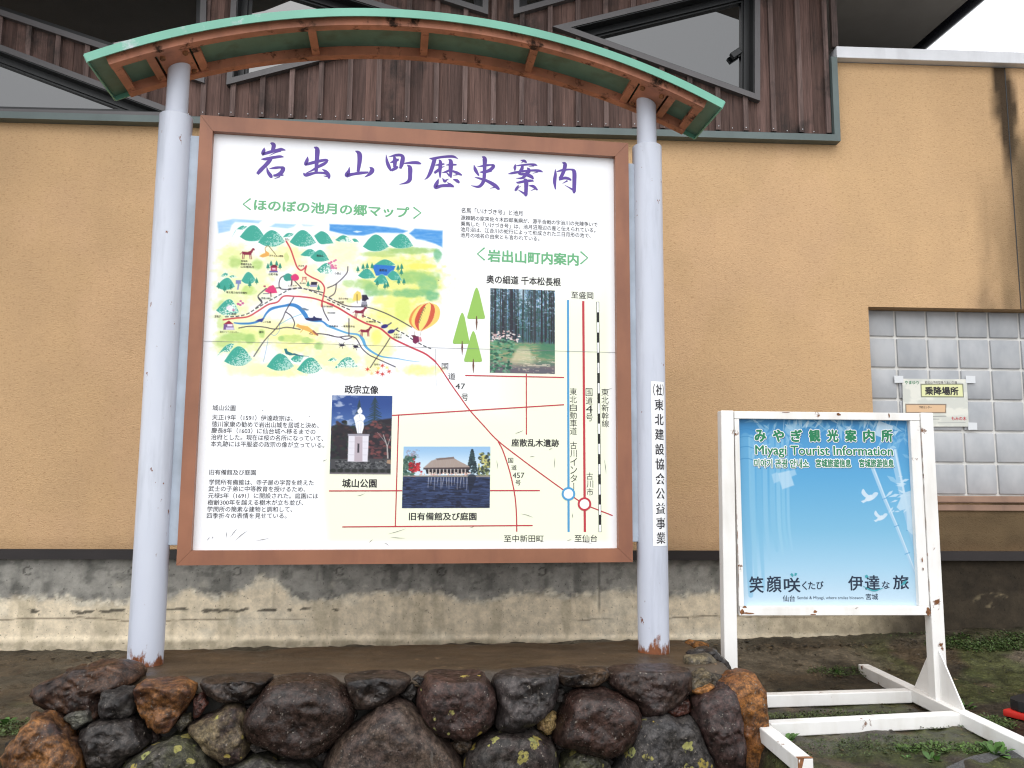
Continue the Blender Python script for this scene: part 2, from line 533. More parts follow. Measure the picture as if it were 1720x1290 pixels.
mossy = sstep(0.50, 0.60, fbm(GX * 3, GY * 4, 31)) * np.maximum(sstep(0.75, 0.2, GY), sstep(3.2, 3.6, GX))
rgb = mixc(rgb, moss_c, 0.8 * mossy)
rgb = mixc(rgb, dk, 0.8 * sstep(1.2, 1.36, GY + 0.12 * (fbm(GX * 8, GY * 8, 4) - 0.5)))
road = np.array([0.27, 0.265, 0.255])          # unseen road towards the viewer, made pale to bounce light onto the wall
rgb = mixc(rgb, road, sstep(-0.9, -1.6, GY))
P = np.stack([GX, GY, GZ], -1)
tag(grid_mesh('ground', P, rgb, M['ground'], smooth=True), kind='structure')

# asphalt edge at the lower right
mb = MB()
edge = [at_z(x, y, -0.665)[:2] for x, y in ((1590, 1300), (1632, 1281), (1676, 1272), (1720, 1267))]
poly = [tuple(q) for q in edge] + [(5.5, -0.30), (6.5, -2.5), (2.6, -2.5), (2.75, -0.9)]
top = [(a, b, -0.642 - 0.40 * float(sstep(-0.6, -1.6, b))) for a, b in poly]
n = len(poly)
mb.add(top + [(a, b, -1.3) for a, b in poly], [tuple(range(n))] + [(i, (i + 1) % n, (i + 1) % n + n, i + n) for i in range(n)])
tag(build('pavement', mb, M['asphalt']), kind='structure')

# ------------------------------------------------------------------ building
BY = 1.40
bld = thing('building', 'ochre stucco building with dark timber upper wall and slanted black windows behind the map board', 'building', (1.5, 1.4, -0.6))

# stucco wall with the opening for the glass blocks
xs = np.unique(np.round(np.concatenate([np.arange(-6, 8.01, 0.03), [3.43, 3.60, 6.40]]), 4))
zs = np.unique(np.round(np.concatenate([np.arange(-0.06, 3.01, 0.03), [2.47, 0.19, 0.277, 1.424]]), 4))
X, Z = np.meshgrid(xs, zs)
och = lin((207, 172, 131), 0.89)
rgb = np.broadcast_to(och, X.shape + (3,)).copy()
nz = fbm(X * 1.3, Z * 1.3, 40)
rgb = rgb * (0.95 + 0.10 * nz)[..., None] * (0.975 + 0.05 * fbm(X * 7, Z * 0.5, 44))[..., None]
rgb = mixc(rgb, och * np.array([1.06, 1.05, 1.10]), 0.6 * sstep(0.52, 0.66, fbm(X * 2.2, Z * 1.6, 45)))
rgb = mixc(rgb, och * np.array([0.82, 0.80, 0.78]), 0.3 * sstep(0.55, 0.75, fbm(X * 0.9, Z * 0.35, 41)))
rag = (fbm(X * 14, Z * 3, 42) - 0.5)
soot = lin((66, 54, 42), 0.8)
# dark wet streak below the coping, thinning to a tail beside the joint
cxs = 4.556 + 0.006 * (3.0 - Z)
half = np.interp(Z, [1.3, 1.7, 2.25, 2.44, 2.53, 2.70, 3.0], [0.016, 0.026, 0.030, 0.044, 0.064, 0.076, 0.056])
streak = sstep(0.024, -0.016, np.abs(X - cxs) - half + rag * 0.07 - 0.03 * (fbm(X * 40, Z * 10, 43) - .5)) * np.interp(Z, [1.45, 1.9, 2.3, 2.42], [0, .35, .55, 1])
rgb = mixc(rgb, lin((104, 88, 66), 0.8), 0.55 * sstep(0.36, 0.05, np.abs(X - 4.56) + rag * 0.3) * sstep(2.75, 1.7, Z))
rgb = mixc(rgb, soot, 0.97 * streak)
right = sstep(4.56, 4.60, X) * sstep(2.80, 2.30, Z + rag * 0.5)
rgb = mixc(rgb, lin((98, 84, 64), 0.8), 0.85 * right)
rgb = mixc(rgb, lin((92, 80, 60), 0.8), 0.6 * sstep(0.18, 0.0, np.abs(X - 4.38) + rag * 0.2) * sstep(1.62, 1.42, Z + rag * .2))
below = sstep(0.25, 0.16, Z) * sstep(3.45, 3.62, X + rag * 0.1)
rgb = mixc(rgb, lin((100, 84, 62), 0.8) * (0.75 + 0.6 * fbm(X * 4, Z * 6, 47))[..., None], 0.94 * below)
rgb = mixc(rgb, lin((60, 50, 38), 0.8), 0.75 * below * sstep(0.06, -0.04, Z + rag * 0.1))
rgb = mixc(rgb, lin((150, 122, 90), 0.8), 0.35 * sstep(0.04, -0.05, Z + rag * 0.06))
P = np.stack([X, np.full_like(X, BY), Z], -1)
mx, mz = (X[:-1, :-1] + X[1:, 1:]) / 2, (Z[:-1, :-1] + Z[1:, 1:]) / 2
keep = ~((mx > 3.6) & (mx < 6.4) & (mz > 0.277) & (mz < 1.424)) & ~((mx < 3.43) & (mz > 2.47))
o = grid_mesh('stucco_wall', P, rgb, M['stucco'], bld, keep)
bm = bmesh.new(); bm.from_mesh(o.data)
lay = bm.verts.layers.float_color['Col']
inv = ROOT['building']
for a, b in (((3.6, 0.277), (3.6, 1.424)), ((3.6, 1.424), (6.4, 1.424)), ((6.4, 1.424), (6.4, 0.277))):
    vs = [bm.verts.new(inv @ Vector(q)) for q in ((a[0], BY, a[1]), (b[0], BY, b[1]), (b[0], BY + .14, b[1]), (a[0], BY + .14, a[1]))]
    for w in vs:
        w[lay] = (*(och * 0.8), 1)
    bm.faces.new(vs)
bm.to_mesh(o.data); bm.free()

mb = MB()
mb.box((4.564, BY - 0.0015, 1.424), (4.570, BY + 0.01, 3.0))
build('wall_joint', mb, M['sash'], bld)
mb = MB()
mb.box((-6, 1.56, -0.9), (8, 6, 2.98)); mb.box((-6, 1.56, 2.98), (3.44, 6, 3.75))  # unseen core behind the thin wall, added to stop light leaks
build('light_block_core', mb, M['mortar'], bld)
mb = MB()
mb.box((-6, 1.372, -0.101), (8, 1.43, -0.047))
for x in np.arange(-5.2, 8, 1.82):
    mb.box((x, 1.3705, -0.101), (x + 0.004, 1.375, -0.047))
build('base_strip', mb, M['base_strip'], bld)

# concrete footing with lime bloom, cracks, moss-black right end
xs = np.arange(-6, 8.01, 0.012); zs = np.arange(-0.75, -0.095, 0.008)
X, Z = np.meshgrid(xs, zs)
grey = lin((150, 148, 141), 0.9); cream = lin((226, 212, 186), 0.92); low = lin((176, 165, 140), 0.85)
rgb = np.broadcast_to(grey, X.shape + (3,)).copy()
n1 = fbm(X * 5, Z * 3, 50); n2 = fbm(X * 16, Z * 16, 51, 5); n3 = fbm(X * 11, Z * 2.2, 52)
rgb = rgb * (0.78 + 0.44 * n1)[..., None]
rgb = mixc(rgb, lin((84, 84, 80), 0.8), 0.6 * sstep(0.53, 0.72, n3) * sstep(0.35, 0.5, n2))
rgb = mixc(rgb, lin((80, 80, 76), 0.8), 0.4 * sstep(0.6, 0.68, fbm(X * 20, Z * 26, 57)))
edge = -0.315 + 0.10 * (fbm(X * 3.4, Z * 0 + 3, 53) - 0.5) + 0.05 * (n2 - 0.5) + 0.07 * np.exp(-((X - 0.045) / 0.10) ** 2) + .05 * np.exp(-((X + .42) / .06) ** 2)
bl = sstep(0.030, -0.022, Z - edge + 0.03 * (fbm(X * 45, Z * 45, 67) - .5))
rgb = mixc(rgb, cream * 1.0, bl)
rgb = mixc(rgb, lin((232, 222, 200), 0.9), 0.6 * bl * sstep(0.52, 0.66, fbm(X * 4, Z * 9, 54)))
rgb = mixc(rgb, lin((190, 178, 152), 0.85), 0.6 * bl * sstep(0.55, 0.7, fbm(X * 12, Z * 2.5, 55)))
frizz = np.exp(-((Z - edge - 0.012) / 0.02) ** 2) * sstep(0.5, 0.62, fbm(X * 40, Z * 40, 56))
rgb = mixc(rgb, lin((228, 220, 200), 0.9), 0.8 * frizz)
for x0, a in ((-0.33, 0.05), (-0.80, 0.06), (0.4, 0.045)):
    r = np.hypot((X - x0) / a, (Z + 0.245) / 0.05)
    rgb = mixc(rgb, lin((176, 172, 160), 0.85), 0.75 * sstep(1.0, 0.3, r + n2 * .5))
rgb = mixc(rgb, low * 0.9, 0.75 * sstep(-0.535, -0.56, Z + 0.02 * (n2 - 0.5)))
rgb = mixc(rgb, cream, 0.5 * sstep(-0.535, -0.56, Z) * sstep(.5, .6, n2))
# spalled dark patches and hair cracks along the render edge
zc = -0.385 + 0.035 * (fbm(X * 2.2, Z * 0, 58) - 0.5) + 0.022 * (fbm(X * 16, Z * 0, 59) - 0.5) + 0.010 * (n2 - 0.5)
wd_ = np.zeros_like(X)
for x0, x1, w_ in ((-1.275, -1.215, .014), (-1.06, -0.90, .009), (-0.90, -0.74, .006), (-0.55, -0.40, .006), (-0.33, -0.06, .009), (-0.02, 0.10, .007), (0.135, 0.185, .010), (0.22, 0.29, .005), (0.40, 0.45, .005), (-1.62, -1.5, .007), (0.92, 0.97, .004)):
    wd_ = np.maximum(wd_, w_ * sstep(0, .025, X - x0) * sstep(0, .025, x1 - X))
wd_ = wd_ * np.clip(2.6 * fbm(X * 22, Z * 22, 65) - 0.55, 0, 1.6)
rgb = mixc(rgb, lin((88, 84, 74), 0.85), 0.9 * sstep(0.005, 0.0, np.abs(Z - zc - 0.02 * (fbm(X * 9, Z * 3, 66) - .5)) - wd_) * (wd_ > 0.001))
zc2 = -0.44 + 0.05 * (fbm(X * 1.7, Z * 0 + 2, 61) - 0.5) + 0.01 * (fbm(X * 20, Z * 0, 62) - 0.5)
rgb = mixc(rgb, lin((120, 108, 88), 0.8), 0.8 * sstep(0.006, 0.001, np.abs(Z - zc2)) * sstep(0.45, 0.6, fbm(X * 1.5, Z * 0, 63)))
for x0 in (0.075, 1.93):
    rgb = mixc(rgb, lin((72, 70, 66), 0.8), 0.6 * sstep(0.006, 0.002, np.abs(X - x0 - 0.004 * n2)) * sstep(-0.42, -0.36, Z))
# form-tie marks
for x0 in np.arange(-1.3, 4, 0.58):
    r = np.hypot(X - x0, Z + 0.172)
    rgb = mixc(rgb, lin((58, 56, 52), 0.8), 0.7 * sstep(0.006, 0.002, np.abs(r - 0.022)))
rgb = mixc(rgb, lin((150, 138, 110), 0.7), 0.55 * sstep(2.5, 3.3, X))
dark = sstep(3.35, 3.95, X + 0.5 * (n1 - 0.5) - 0.25 * (Z + 0.3))
rgb = mixc(rgb, lin((52, 44, 34), 0.75) * (0.55 + 0.9 * n2)[..., None], 0.97 * dark)
rgb = mixc(rgb, lin((150, 136, 108), 0.8), 0.85 * dark * sstep(0.05, 0.035, np.hypot((X - 4.28) / 2.6, Z + 0.335) + 0.04 * (n2 - .5)) * sstep(.42, .55, n2))
P = np.stack([X, np.full_like(X, 1.412) - 0.015 * sstep(-0.52, -0.56, Z), Z], -1)
grid_mesh('concrete_footing', P, rgb, M['concrete'], bld)

# white metal coping over the low right wing
mb = MB()
mb.box((3.445, 1.345, 3.004), (8, 1.75, 3.08), bevel=0.004)
for x in np.arange(5.0, 8, 1.2):
    mb.box((x, 1.3435, 3.004), (x + 0.004, 1.35, 3.08))
build('coping', mb, M['coping'], bld)
mb = MB()
mb.box((3.46, 1.7, 2.9), (8, 6, 3.04))
build('wing_roof', mb, M['sash'], bld)

# slate-green flashing under and beside the timber wall
mb = MB()
Lsh = [(-6, 2.452), (3.442, 2.452), (3.442, 3.003), (3.405, 3.003), (3.405, 2.494), (-6, 2.494)]
mb.prism(Lsh[:2] + [(3.405, 2.494), (-6, 2.494)], 1.335, 1.42, lambda a, d, b: (a, d, b))
mb.prism([(3.442, 2.452), (3.442, 3.003), (3.405, 3.003), (3.405, 2.494)], 1.335, 1.42, lambda a, d, b: (a, d, b))
build('wall_flashing', mb, M['trim'], bld)
mb = MB()
mb.box((-6, 1.372, 2.494), (3.40, 1.42, 2.512))
build('flashing_gap', mb, M['sash'], bld)

# windows in the timber wall (outlines of the outer flashing, on the wall plane)
WY = 1.345
def wp(x, y):
    q = at_y(x, y, WY)
    return (q[0], q[2])
WIN = {
    'E': [wp(928, 44), wp(1277, 169), wp(1277, -40)],
    'A': [wp(-60, 52), wp(-60, 190), wp(334, 199)],
    'B': [wp(-60, 5), wp(343, 139), wp(349, -110), wp(-60, -110)],
    'C': [wp(380, 142), wp(766, 43), wp(392, -72)],
    'D': [wp(640, -33), wp(820, 24), wp(822, -110), wp(640, -110)],
    'F': [wp(863, 24), wp(1110, -44), wp(1110, -110), wp(863, -110)],
}
def ccw(p):
    s = sum(p[i][0] * p[(i + 1) % len(p)][1] - p[(i + 1) % len(p)][0] * p[i][1] for i in range(len(p)))
    return p if s > 0 else p[::-1]
def inset(p, d):
    p = ccw(p); out = []
    L = []
    for i in range(len(p)):
        a, b = np.array(p[i]), np.array(p[(i + 1) % len(p)])
        t = (b - a) / np.linalg.norm(b - a); n = np.array([-t[1], t[0]])
        L.append((n, n @ a + d))
    for i in range(len(p)):
        (n0, c0), (n1, c1) = L[i - 1], L[i]
        out.append(tuple(np.linalg.solve(np.array([n0, n1]), np.array([c0, c1]))))
    return out
def clip(p, n, c, keep_in):
    out = []
    for i in range(len(p)):
        a, b = np.array(p[i]), np.array(p[(i + 1) % len(p)])
        da, db = n @ a - c, n @ b - c
        if not keep_in:
            da, db = -da, -db
        if da >= 0:
            out.append(tuple(a))
        if da * db < 0:
            out.append(tuple(a + (b - a) * da / (da - db)))
    return out
def subtract(p, q):
    """convex p minus convex q -> convex pieces"""
    q = ccw(q); res = []; rest = p
    for i in range(len(q)):
        a, b = np.array(q[i]), np.array(q[(i + 1) % len(q)])
        n = np.array([-(b - a)[1], (b - a)[0]]); n /= np.linalg.norm(n); c = n @ a
        o = clip(rest, n, c, False)
        if len(o) > 2:
            res.append(o)
        rest = clip(rest, n, c, True)
        if len(rest) < 3:
            break
    return res
XZ = lambda a, d, b: (a, d, b)
openings = [inset(q, 0.012) for q in WIN.values()]
mb = MB(); mt_ = MB()
bw = 0.1745
x0b = at_y(538, 200, 1.38)[0] % bw
jr = random.Random(4)
i0 = int(math.floor((-5.0 - x0b) / bw))
for i in range(i0, 60):
    xa = x0b + i * bw
    if xa > 3.46:
        break
    cuts = [xa + 0.001, xa + bw * jr.uniform(0.42, 0.62), xa + bw - 0.001]
    for s in range(2):
        a, b = cuts[s] + (0.0012 if s else 0), min(cuts[s + 1], 3.455)
        if b - a < 0.005:
            continue
        v = jr.choice([.72, .85, .95, 1, 1.18]) * jr.uniform(0.9, 1.1); w = jr.uniform(-0.06, 0.08)
        colr = np.array([0.122 + 0.03 * w, 0.077, 0.067 - 0.02 * w]) * v
        z0 = 2.512 if a < 3.40 else 3.08
        pieces = [[(a, z0), (b, z0), (b, 3.72), (a, 3.72)]]
        if a < 3.40 < b:
            pieces = [[(a, z0), (3.40, z0), (3.40, 3.72), (a, 3.72)]]
        for q in openings:
            pieces = [r for pc in pieces for r in subtract(pc, q)]
        dy = jr.uniform(0, 0.003)
        for pc in pieces:
            mb.prism(pc, 1.385 + dy, 1.41, XZ, (*colr, 1))
    a, b = xa - 0.015, xa + 0.015
    v = jr.uniform(0.8, 1.35)
    if b < 3.40:
        pieces = [[(a, 2.516), (b, 2.516), (b, 3.72), (a, 3.72)]]
        for q in openings:
            pieces = [r for pc in pieces for r in subtract(pc, q)]
        for pc in pieces:
            mt_.prism(pc, 1.362, 1.384, XZ, (0.13 * v, 0.094 * v, 0.087 * v, 1))
mt_.box((3.425, 1.355, 3.081), (3.462, 1.384, 3.72), col=(0.10, 0.075, 0.07, 1))
mb.add(mt_.v, mt_.f); mb.c[-len(mt_.v):] = mt_.c
nf = len(mb.f)      # bright nail heads follow
for i in range(i0, 60):
    xa = x0b + i * bw
    if xa > 3.38 or xa < -1.9:
        continue
    for zz in (2.535,):
        for dx, yy in ((0, 1.361), (bw / 2, 1.3845)):
            if xa + dx < 3.38:
                q = (xa + dx + jr.uniform(-.006, .006), zz + jr.uniform(-.006, .006))
                if not any(all(((b[0] - a[0]) * (q[1] - a[1]) - (b[1] - a[1]) * (q[0] - a[0])) > -0.01 for a, b in zip(ccw(w), ccw(w)[1:] + ccw(w)[:1])) for w in WIN.values()):
                    mb.tube((q[0], yy, q[1]), (q[0], yy - 0.004, q[1]), 0.0032, 0.0026, 8)
mb.mi = [0] * nf + [1] * (len(mb.f) - nf)
build('timber_cladding', mb, [M['wood'], M['coping']], bld)

def ring(mb, outer, inner, d0, d1):
    n = len(outer)
    for i in range(n):
        j = (i + 1) % n
        mb.prism([outer[i], outer[j], inner[j], inner[i]], d0, d1, XZ)
for key, poly in WIN.items():
    poly = ccw(poly)
    mb = MB(); ring(mb, poly, inset(poly, 0.034), 1.345, 1.40)
    w = build('window', mb, M['flashing'], bld)
    mb = MB(); ring(mb, inset(poly, 0.0345), inset(poly, 0.040), 1.352, 1.47)
    ring(mb, inset(poly, 0.0405), inset(poly, 0.078), 1.425, 1.47)
    ring(mb, inset(poly, 0.0785), inset(poly, 0.090), 1.440, 1.47)
    build('sash', mb, M['sash'], w)
    mb = MB(); mb.prism(inset(poly, 0.086), 1.462, 1.468, XZ)
    build('pane', mb, M['pane'], w)
    if key == 'E':      # black box added for an unidentified dark shape in the pane
        q = at_y(1236, 90, 1.43)
        c_, s_ = math.cos(.62), math.sin(.62)
        mb = MB(); mb.box((-.036, -.015, -.02), (.036, .015, .02), lambda x, y, z: (q[0] + x * c_ - z * s_, q[1] + y, q[2] + x * s_ + z * c_), .004)
        build('pane_dark_box', mb, M['sash'], w)

# eave: soffit, black edge gutter, roof slab
plan = [(-6.0, -1.3), (-2.6, -0.2), (-0.34, 0.71), (-0.08, 0.88), (0.08, 0.80), (1.4, 0.72), (2.82, 0.93), (3.12, 0.79), (4.72, 0.79), (4.63, 1.78), (4.42, 5.0), (-6.0, 5.0)]  # front edge is out of view, bent to shape the reflections in the panes
mb = MB(); mb.prism(plan, 3.70, 3.74, lambda a, d, b: (a, b, d))
build('soffit', mb, M['soffit'], bld)
mb = MB(); mb.prism([(a * 1.0, b) for a, b in plan], 3.742, 3.95, lambda a, d, b: (a, b, d))
build('eave_roof', mb, M['gutter'], bld)
mb = MB(); mb.tube((4.73, 0.79, 3.745), (4.43, 5.0, 3.745), 0.075, 0.075, 16)
mb.tube((4.845, 0.79, 3.80), (4.545, 5.0, 3.80), 0.03, 0.03, 12)
build('gutter', mb, M['gutter'], bld, smooth=True, sharp=40)

# glass block window, low in the right wing
gx0, gz1, pitch_x, pitch_z = 3.613, 1.4475, 0.2, 0.1945
mb = MB(); mb.box((3.6, 1.507, 0.277), (6.4, 1.53, 1.424))
gw = build('glass_block_window', mb, M['grout'], bld)
mb = MB()
for r in range(6):
    for c_ in range(14):
        xa, za = gx0 + c_ * pitch_x, gz1 - (r + 1) * pitch_z
        a = np.array([max(xa + 0.008, 3.602), za + 0.008]); b = np.array([xa + pitch_x - 0.008, min(za + pitch_z - 0.008, 1.421)])
        a[1] = max(a[1], 0.28)
        mb.box((a[0], 1.494, a[1]), (b[0], 1.52, b[1]), bevel=0.004, col=(*([0.9 + 0.16 * rng.random()] * 3), 1))
build('glass_block', mb, M['block'], gw, smooth=True, sharp=50)
mb = MB()
mb.box((3.6, 1.38, 0.236), (6.45, 1.50, 0.2765), bevel=0.003)
mb.box((3.6, 1.374, 0.243), (6.45, 1.379, 0.246))
mb.box((3.6, 1.386, 0.190), (6.45, 1.42, 0.226), bevel=0.003)
build('sill', mb, M['sill'], gw)

# ------------------------------------------------------------------ printing: a small painter and flat lettering
class Canvas:
    """pictures painted into the vertex colours of a printed sheet; coordinates as measured, sRGB 0-255"""
    def __init__(s, x0, y0, x1, y1, step, base):
        s.x = np.arange(x0, x1 + step * 0.5, step); s.y = np.arange(y0, y1 + step * 0.5, step)
        s.X, s.Y = np.meshgrid(s.x, s.y)
        s.a = np.empty(s.X.shape + (3,)); s.a[:] = base
        s.step = step
    def win(s, x0, y0, x1, y1):
        i0, i1 = np.searchsorted(s.x, [x0, x1]); j0, j1 = np.searchsorted(s.y, [y0, y1])
        return slice(j0, j1), slice(i0, i1)
    def put(s, w, al, col):
        al = np.clip(al, 0, 1)[..., None]
        s.a[w] = s.a[w] * (1 - al) + np.asarray(col, float) * al
    def poly(s, pts, col, al=1.0, soft=None, speck=None):
        soft = soft or s.step * 1.0
        p = np.array(pts, float); pad = soft + 1
        w = s.win(p[:, 0].min() - pad, p[:, 1].min() - pad, p[:, 0].max() + pad, p[:, 1].max() + pad)
        X, Y = s.X[w], s.Y[w]
        if X.size == 0:
            return
        ins = np.zeros(X.shape, bool); d = np.full(X.shape, 1e9)
        for i in range(len(p)):
            (ax, ay), (bx, by) = p[i], p[(i + 1) % len(p)]
            if ay != by:
                ins ^= ((ay > Y) != (by > Y)) & (X < (bx - ax) * (Y - ay) / (by - ay) + ax)
            ex, ey = bx - ax, by - ay
            t = np.clip(((X - ax) * ex + (Y - ay) * ey) / (ex * ex + ey * ey + 1e-12), 0, 1)
            d = np.minimum(d, np.hypot(X - ax - t * ex, Y - ay - t * ey))
        m_ = np.clip(np.where(ins, d, -d) / soft + 0.5, 0, 1) * al
        if speck is not None:
            m_ = m_ * speck(X, Y)
        s.put(w, m_, col)
    def stroke(s, pts, col, w=None, al=1.0, soft=None):
        soft = soft or s.step * 1.0
        p = [(q[0], q[1], q[2] if len(q) > 2 else w) for q in pts]
        mw = max(q[2] for q in p) + soft + 1
        xs_, ys_ = [q[0] for q in p], [q[1] for q in p]
        wn = s.win(min(xs_) - mw, min(ys_) - mw, max(xs_) + mw, max(ys_) + mw)
        X, Y = s.X[wn], s.Y[wn]
        if X.size == 0:
            return
        sdv = np.full(X.shape, -1e9)
        for (ax, ay, aw), (bx, by, bw_) in zip(p, p[1:]):
            ex, ey = bx - ax, by - ay
            t = np.clip(((X - ax) * ex + (Y - ay) * ey) / (ex * ex + ey * ey + 1e-12), 0, 1)
            sdv = np.maximum(sdv, (aw + t * (bw_ - aw)) / 2 - np.hypot(X - ax - t * ex, Y - ay - t * ey))
        s.put(wn, np.clip(sdv / soft + 0.5, 0, 1) * al, col)
    def blob(s, cx, cy, rx, ry, col, al=1.0, edge=0.35, seed=0, rough=0.5):
        w = s.win(cx - rx * 1.5, cy - ry * 1.5, cx + rx * 1.5, cy + ry * 1.5)
        X, Y = s.X[w], s.Y[w]
        if X.size == 0:
            return
        r = np.hypot((X - cx) / rx, (Y - cy) / ry) + rough * (fbm(X / 9, Y / 7, 70 + seed) - 0.5)
        s.put(w, np.clip((1 - r) / edge, 0, 1) * al * (0.75 + 0.5 * fbm(X / 6, Y / 3.5, 90 + seed)), col)
    def rgb(s, k=0.9):
        return lin(s.a, k)

def smooth(pts, n=6):
    p = [np.array(q, float) for q in pts]
    if len(p) < 3:
        return [tuple(q) for q in p]
    e = [2 * p[0] - p[1]] + p + [2 * p[-1] - p[-2]]
    out = []
    for i in range(1, len(e) - 2):
        a, b, c, d = e[i - 1:i + 3]
        for j in range(n):
            t = j / n
            out.append(tuple(0.5 * (2 * b + (c - a) * t + (2 * a - 5 * b + 4 * c - d) * t * t + (3 * b - a - 3 * c + d) * t ** 3)))
    out.append(tuple(p[-1]))
    return out

BOLD = [(0, 0), (-1, 0), (1, 0), (0, -.8), (0, .8), (-.7, -.6), (.7, .6), (.7, -.6), (-.7, .6)]
_glyphs = {}
def glyphs(text, bold=0.0, space=1.0):
    key = (text, bold, space)
    if key not in _glyphs:
        cu = bpy.data.curves.new('lettering', 'FONT')
        cu.body = text; cu.size = 1.0; cu.offset = bold; cu.space_character = space
        cu.resolution_u = 3
        ob = bpy.data.objects.new('lettering', cu)
        COL.objects.link(ob)
        dg = bpy.context.evaluated_depsgraph_get()
        me = bpy.data.meshes.new_from_object(ob.evaluated_get(dg))
        V = np.array([w.co[:2] for w in me.vertices]); F = [tuple(f.vertices) for f in me.polygons]
        bpy.data.objects.remove(ob); bpy.data.curves.remove(cu); bpy.data.meshes.remove(me)
        _glyphs[key] = (V, F)
    return _glyphs[key]

class Sheet:
    """flat marks lying on a plane: px(x, y) -> plane (u, v); world(u, v, lift) -> point"""
    def __init__(s, px, world):
        s.px, s.world = px, world
        s.parts = {}
        s.lift = 0.0006
    def mb(s, colr):
        return s.parts.setdefault(colr, MB())
    def text(s, t, x0, x1, yt, yb, colr='black', bold=0.0, space=1.0, lift=None):
        V, F = glyphs(t, 0.0, space)
        a, b = V.min(0) - bold, V.max(0) + bold
        u0, v1 = s.px(x0, yt); _, v0 = s.px(x0, yb); u1, _ = s.px(x1, yt)
        lf = s.lift if lift is None else lift
        for i, (dx, dy) in enumerate(BOLD[:1] if bold < 0.003 else BOLD):      # heavier strokes: shifted copies, each a hair above the last
            W = (V + np.array([dx, dy]) * bold - a) / (b - a) * np.array([u1 - u0, v1 - v0]) + np.array([u0, v0])
            s.mb(colr).add([s.world(q[0], q[1], lf + i * 0.00002) for q in W], F)
    def vtext(s, t, xc0, xc1, yt, yb, colr='black', bold=0.0, w=None):
        """upright column of characters; the column's axis runs from (xc0, yt) to (xc1, yb)"""
        n = len(t); cell = (yb - yt) / n
        for i, ch in enumerate(t):
            x = xc0 + (xc1 - xc0) * (i + 0.5) / n
            ww = (w or cell * 0.94)
            y0 = yt + cell * i + cell * 0.04
            hh = cell * 0.92
            if ch == 'ー':
                s.strip([(x, y0), (x, y0 + hh)], 1.1, colr)
            else:
                if ch in 'ィッ・':
                    ww *= 0.7
                s.text(ch, x - ww / 2, x + ww / 2, y0, y0 + hh, colr, bold)
    def strip(s, pts, w, colr, lift=None, taper=False):
        """a line of width w (or per-point widths) as one flat ribbon"""
        p = [np.array(q[:2], float) for q in pts]
        ws = [q[2] if len(q) > 2 else w for q in pts]
        L, R_ = [], []
        for i in range(len(p)):
            a, b = p[max(i - 1, 0)], p[min(i + 1, len(p) - 1)]
            t = (b - a) / (np.linalg.norm(b - a) + 1e-9); n = np.array([-t[1], t[0]])
            L.append(p[i] + n * ws[i] / 2); R_.append(p[i] - n * ws[i] / 2)
        lf = s.lift if lift is None else lift
        V = [s.world(*s.px(*q), lf) for q in L + R_]; n = len(p)
        s.mb(colr).add(V, [(i, i + 1, n + i + 1, n + i) for i in range(n - 1)])
    def poly(s, pts, colr, lift=None):
        lf = s.lift if lift is None else lift
        s.mb(colr).add([s.world(*s.px(*q), lf) for q in pts], [tuple(range(len(pts)))])
    def ring(s, cx, cy, r, w, colr, lift=None, n=32):
        lf = s.lift if lift is None else lift
        V = [s.world(*s.px(cx + q * math.cos(2 * math.pi * i / n), cy + q * math.sin(2 * math.pi * i / n)), lf) for q in (r, r - w) for i in range(n)]
        s.mb(colr).add(V, [(i, (i + 1) % n, n + (i + 1) % n, n + i) for i in range(n)])
    def disc(s, cx, cy, r, colr, lift=None, n=24):
        s.poly([(cx + r * math.cos(2 * math.pi * i / n), cy + r * math.sin(2 * math.pi * i / n)) for i in range(n)], colr, lift)
    def done(s, name, parent):
        mb = MB(); mats = []
        for c, q in s.parts.items():
            b = len(mb.v)
            mb.v += q.v; mb.c += q.c
            mb.f += [tuple(b + i for i in f) for f in q.f]
            mb.mi += [len(mats)] * len(q.f)
            mats.append(M['ink_' + c])
        return build(name, mb, mats, parent, recalc=False)

# ------------------------------------------------------------------ the map board on its two posts
ARC = (0.937, -0.78)        # centre of the canopy's arc in board coordinates
brd = thing('map_board', 'large white town history map board with terracotta frame under a curved green canopy', 'map board', tuple(sw(0.945, 0.03, -0.385)), ANG)

S3 = lambda a, d, b: sw(a, d, b)
mb = MB()
f_o = (0.0, 0.0, 1.895, 1.90); f_i = (0.054, 0.058, 1.832, 1.832)
O = [(f_o[0], f_o[1]), (f_o[2], f_o[1]), (f_o[2], f_o[3]), (f_o[0], f_o[3])]
I = [(f_i[0], f_i[1]), (f_i[2], f_i[1]), (f_i[2], f_i[3]), (f_i[0], f_i[3])]
for i in range(4):
    j = (i + 1) % 4
    g = 0.0006
    q = [np.array(O[i]), np.array(O[j]), np.array(I[j]), np.array(I[i])]
    t = (q[1] - q[0]) / np.linalg.norm(q[1] - q[0])
    q[0], q[1], q[2], q[3] = q[0] + t * g, q[1] - t * g, q[2] - t * g, q[3] + t * g
    mb.prism(q, 0.0, 0.075, S3)
frame = build('frame', mb, M['frame'], brd)

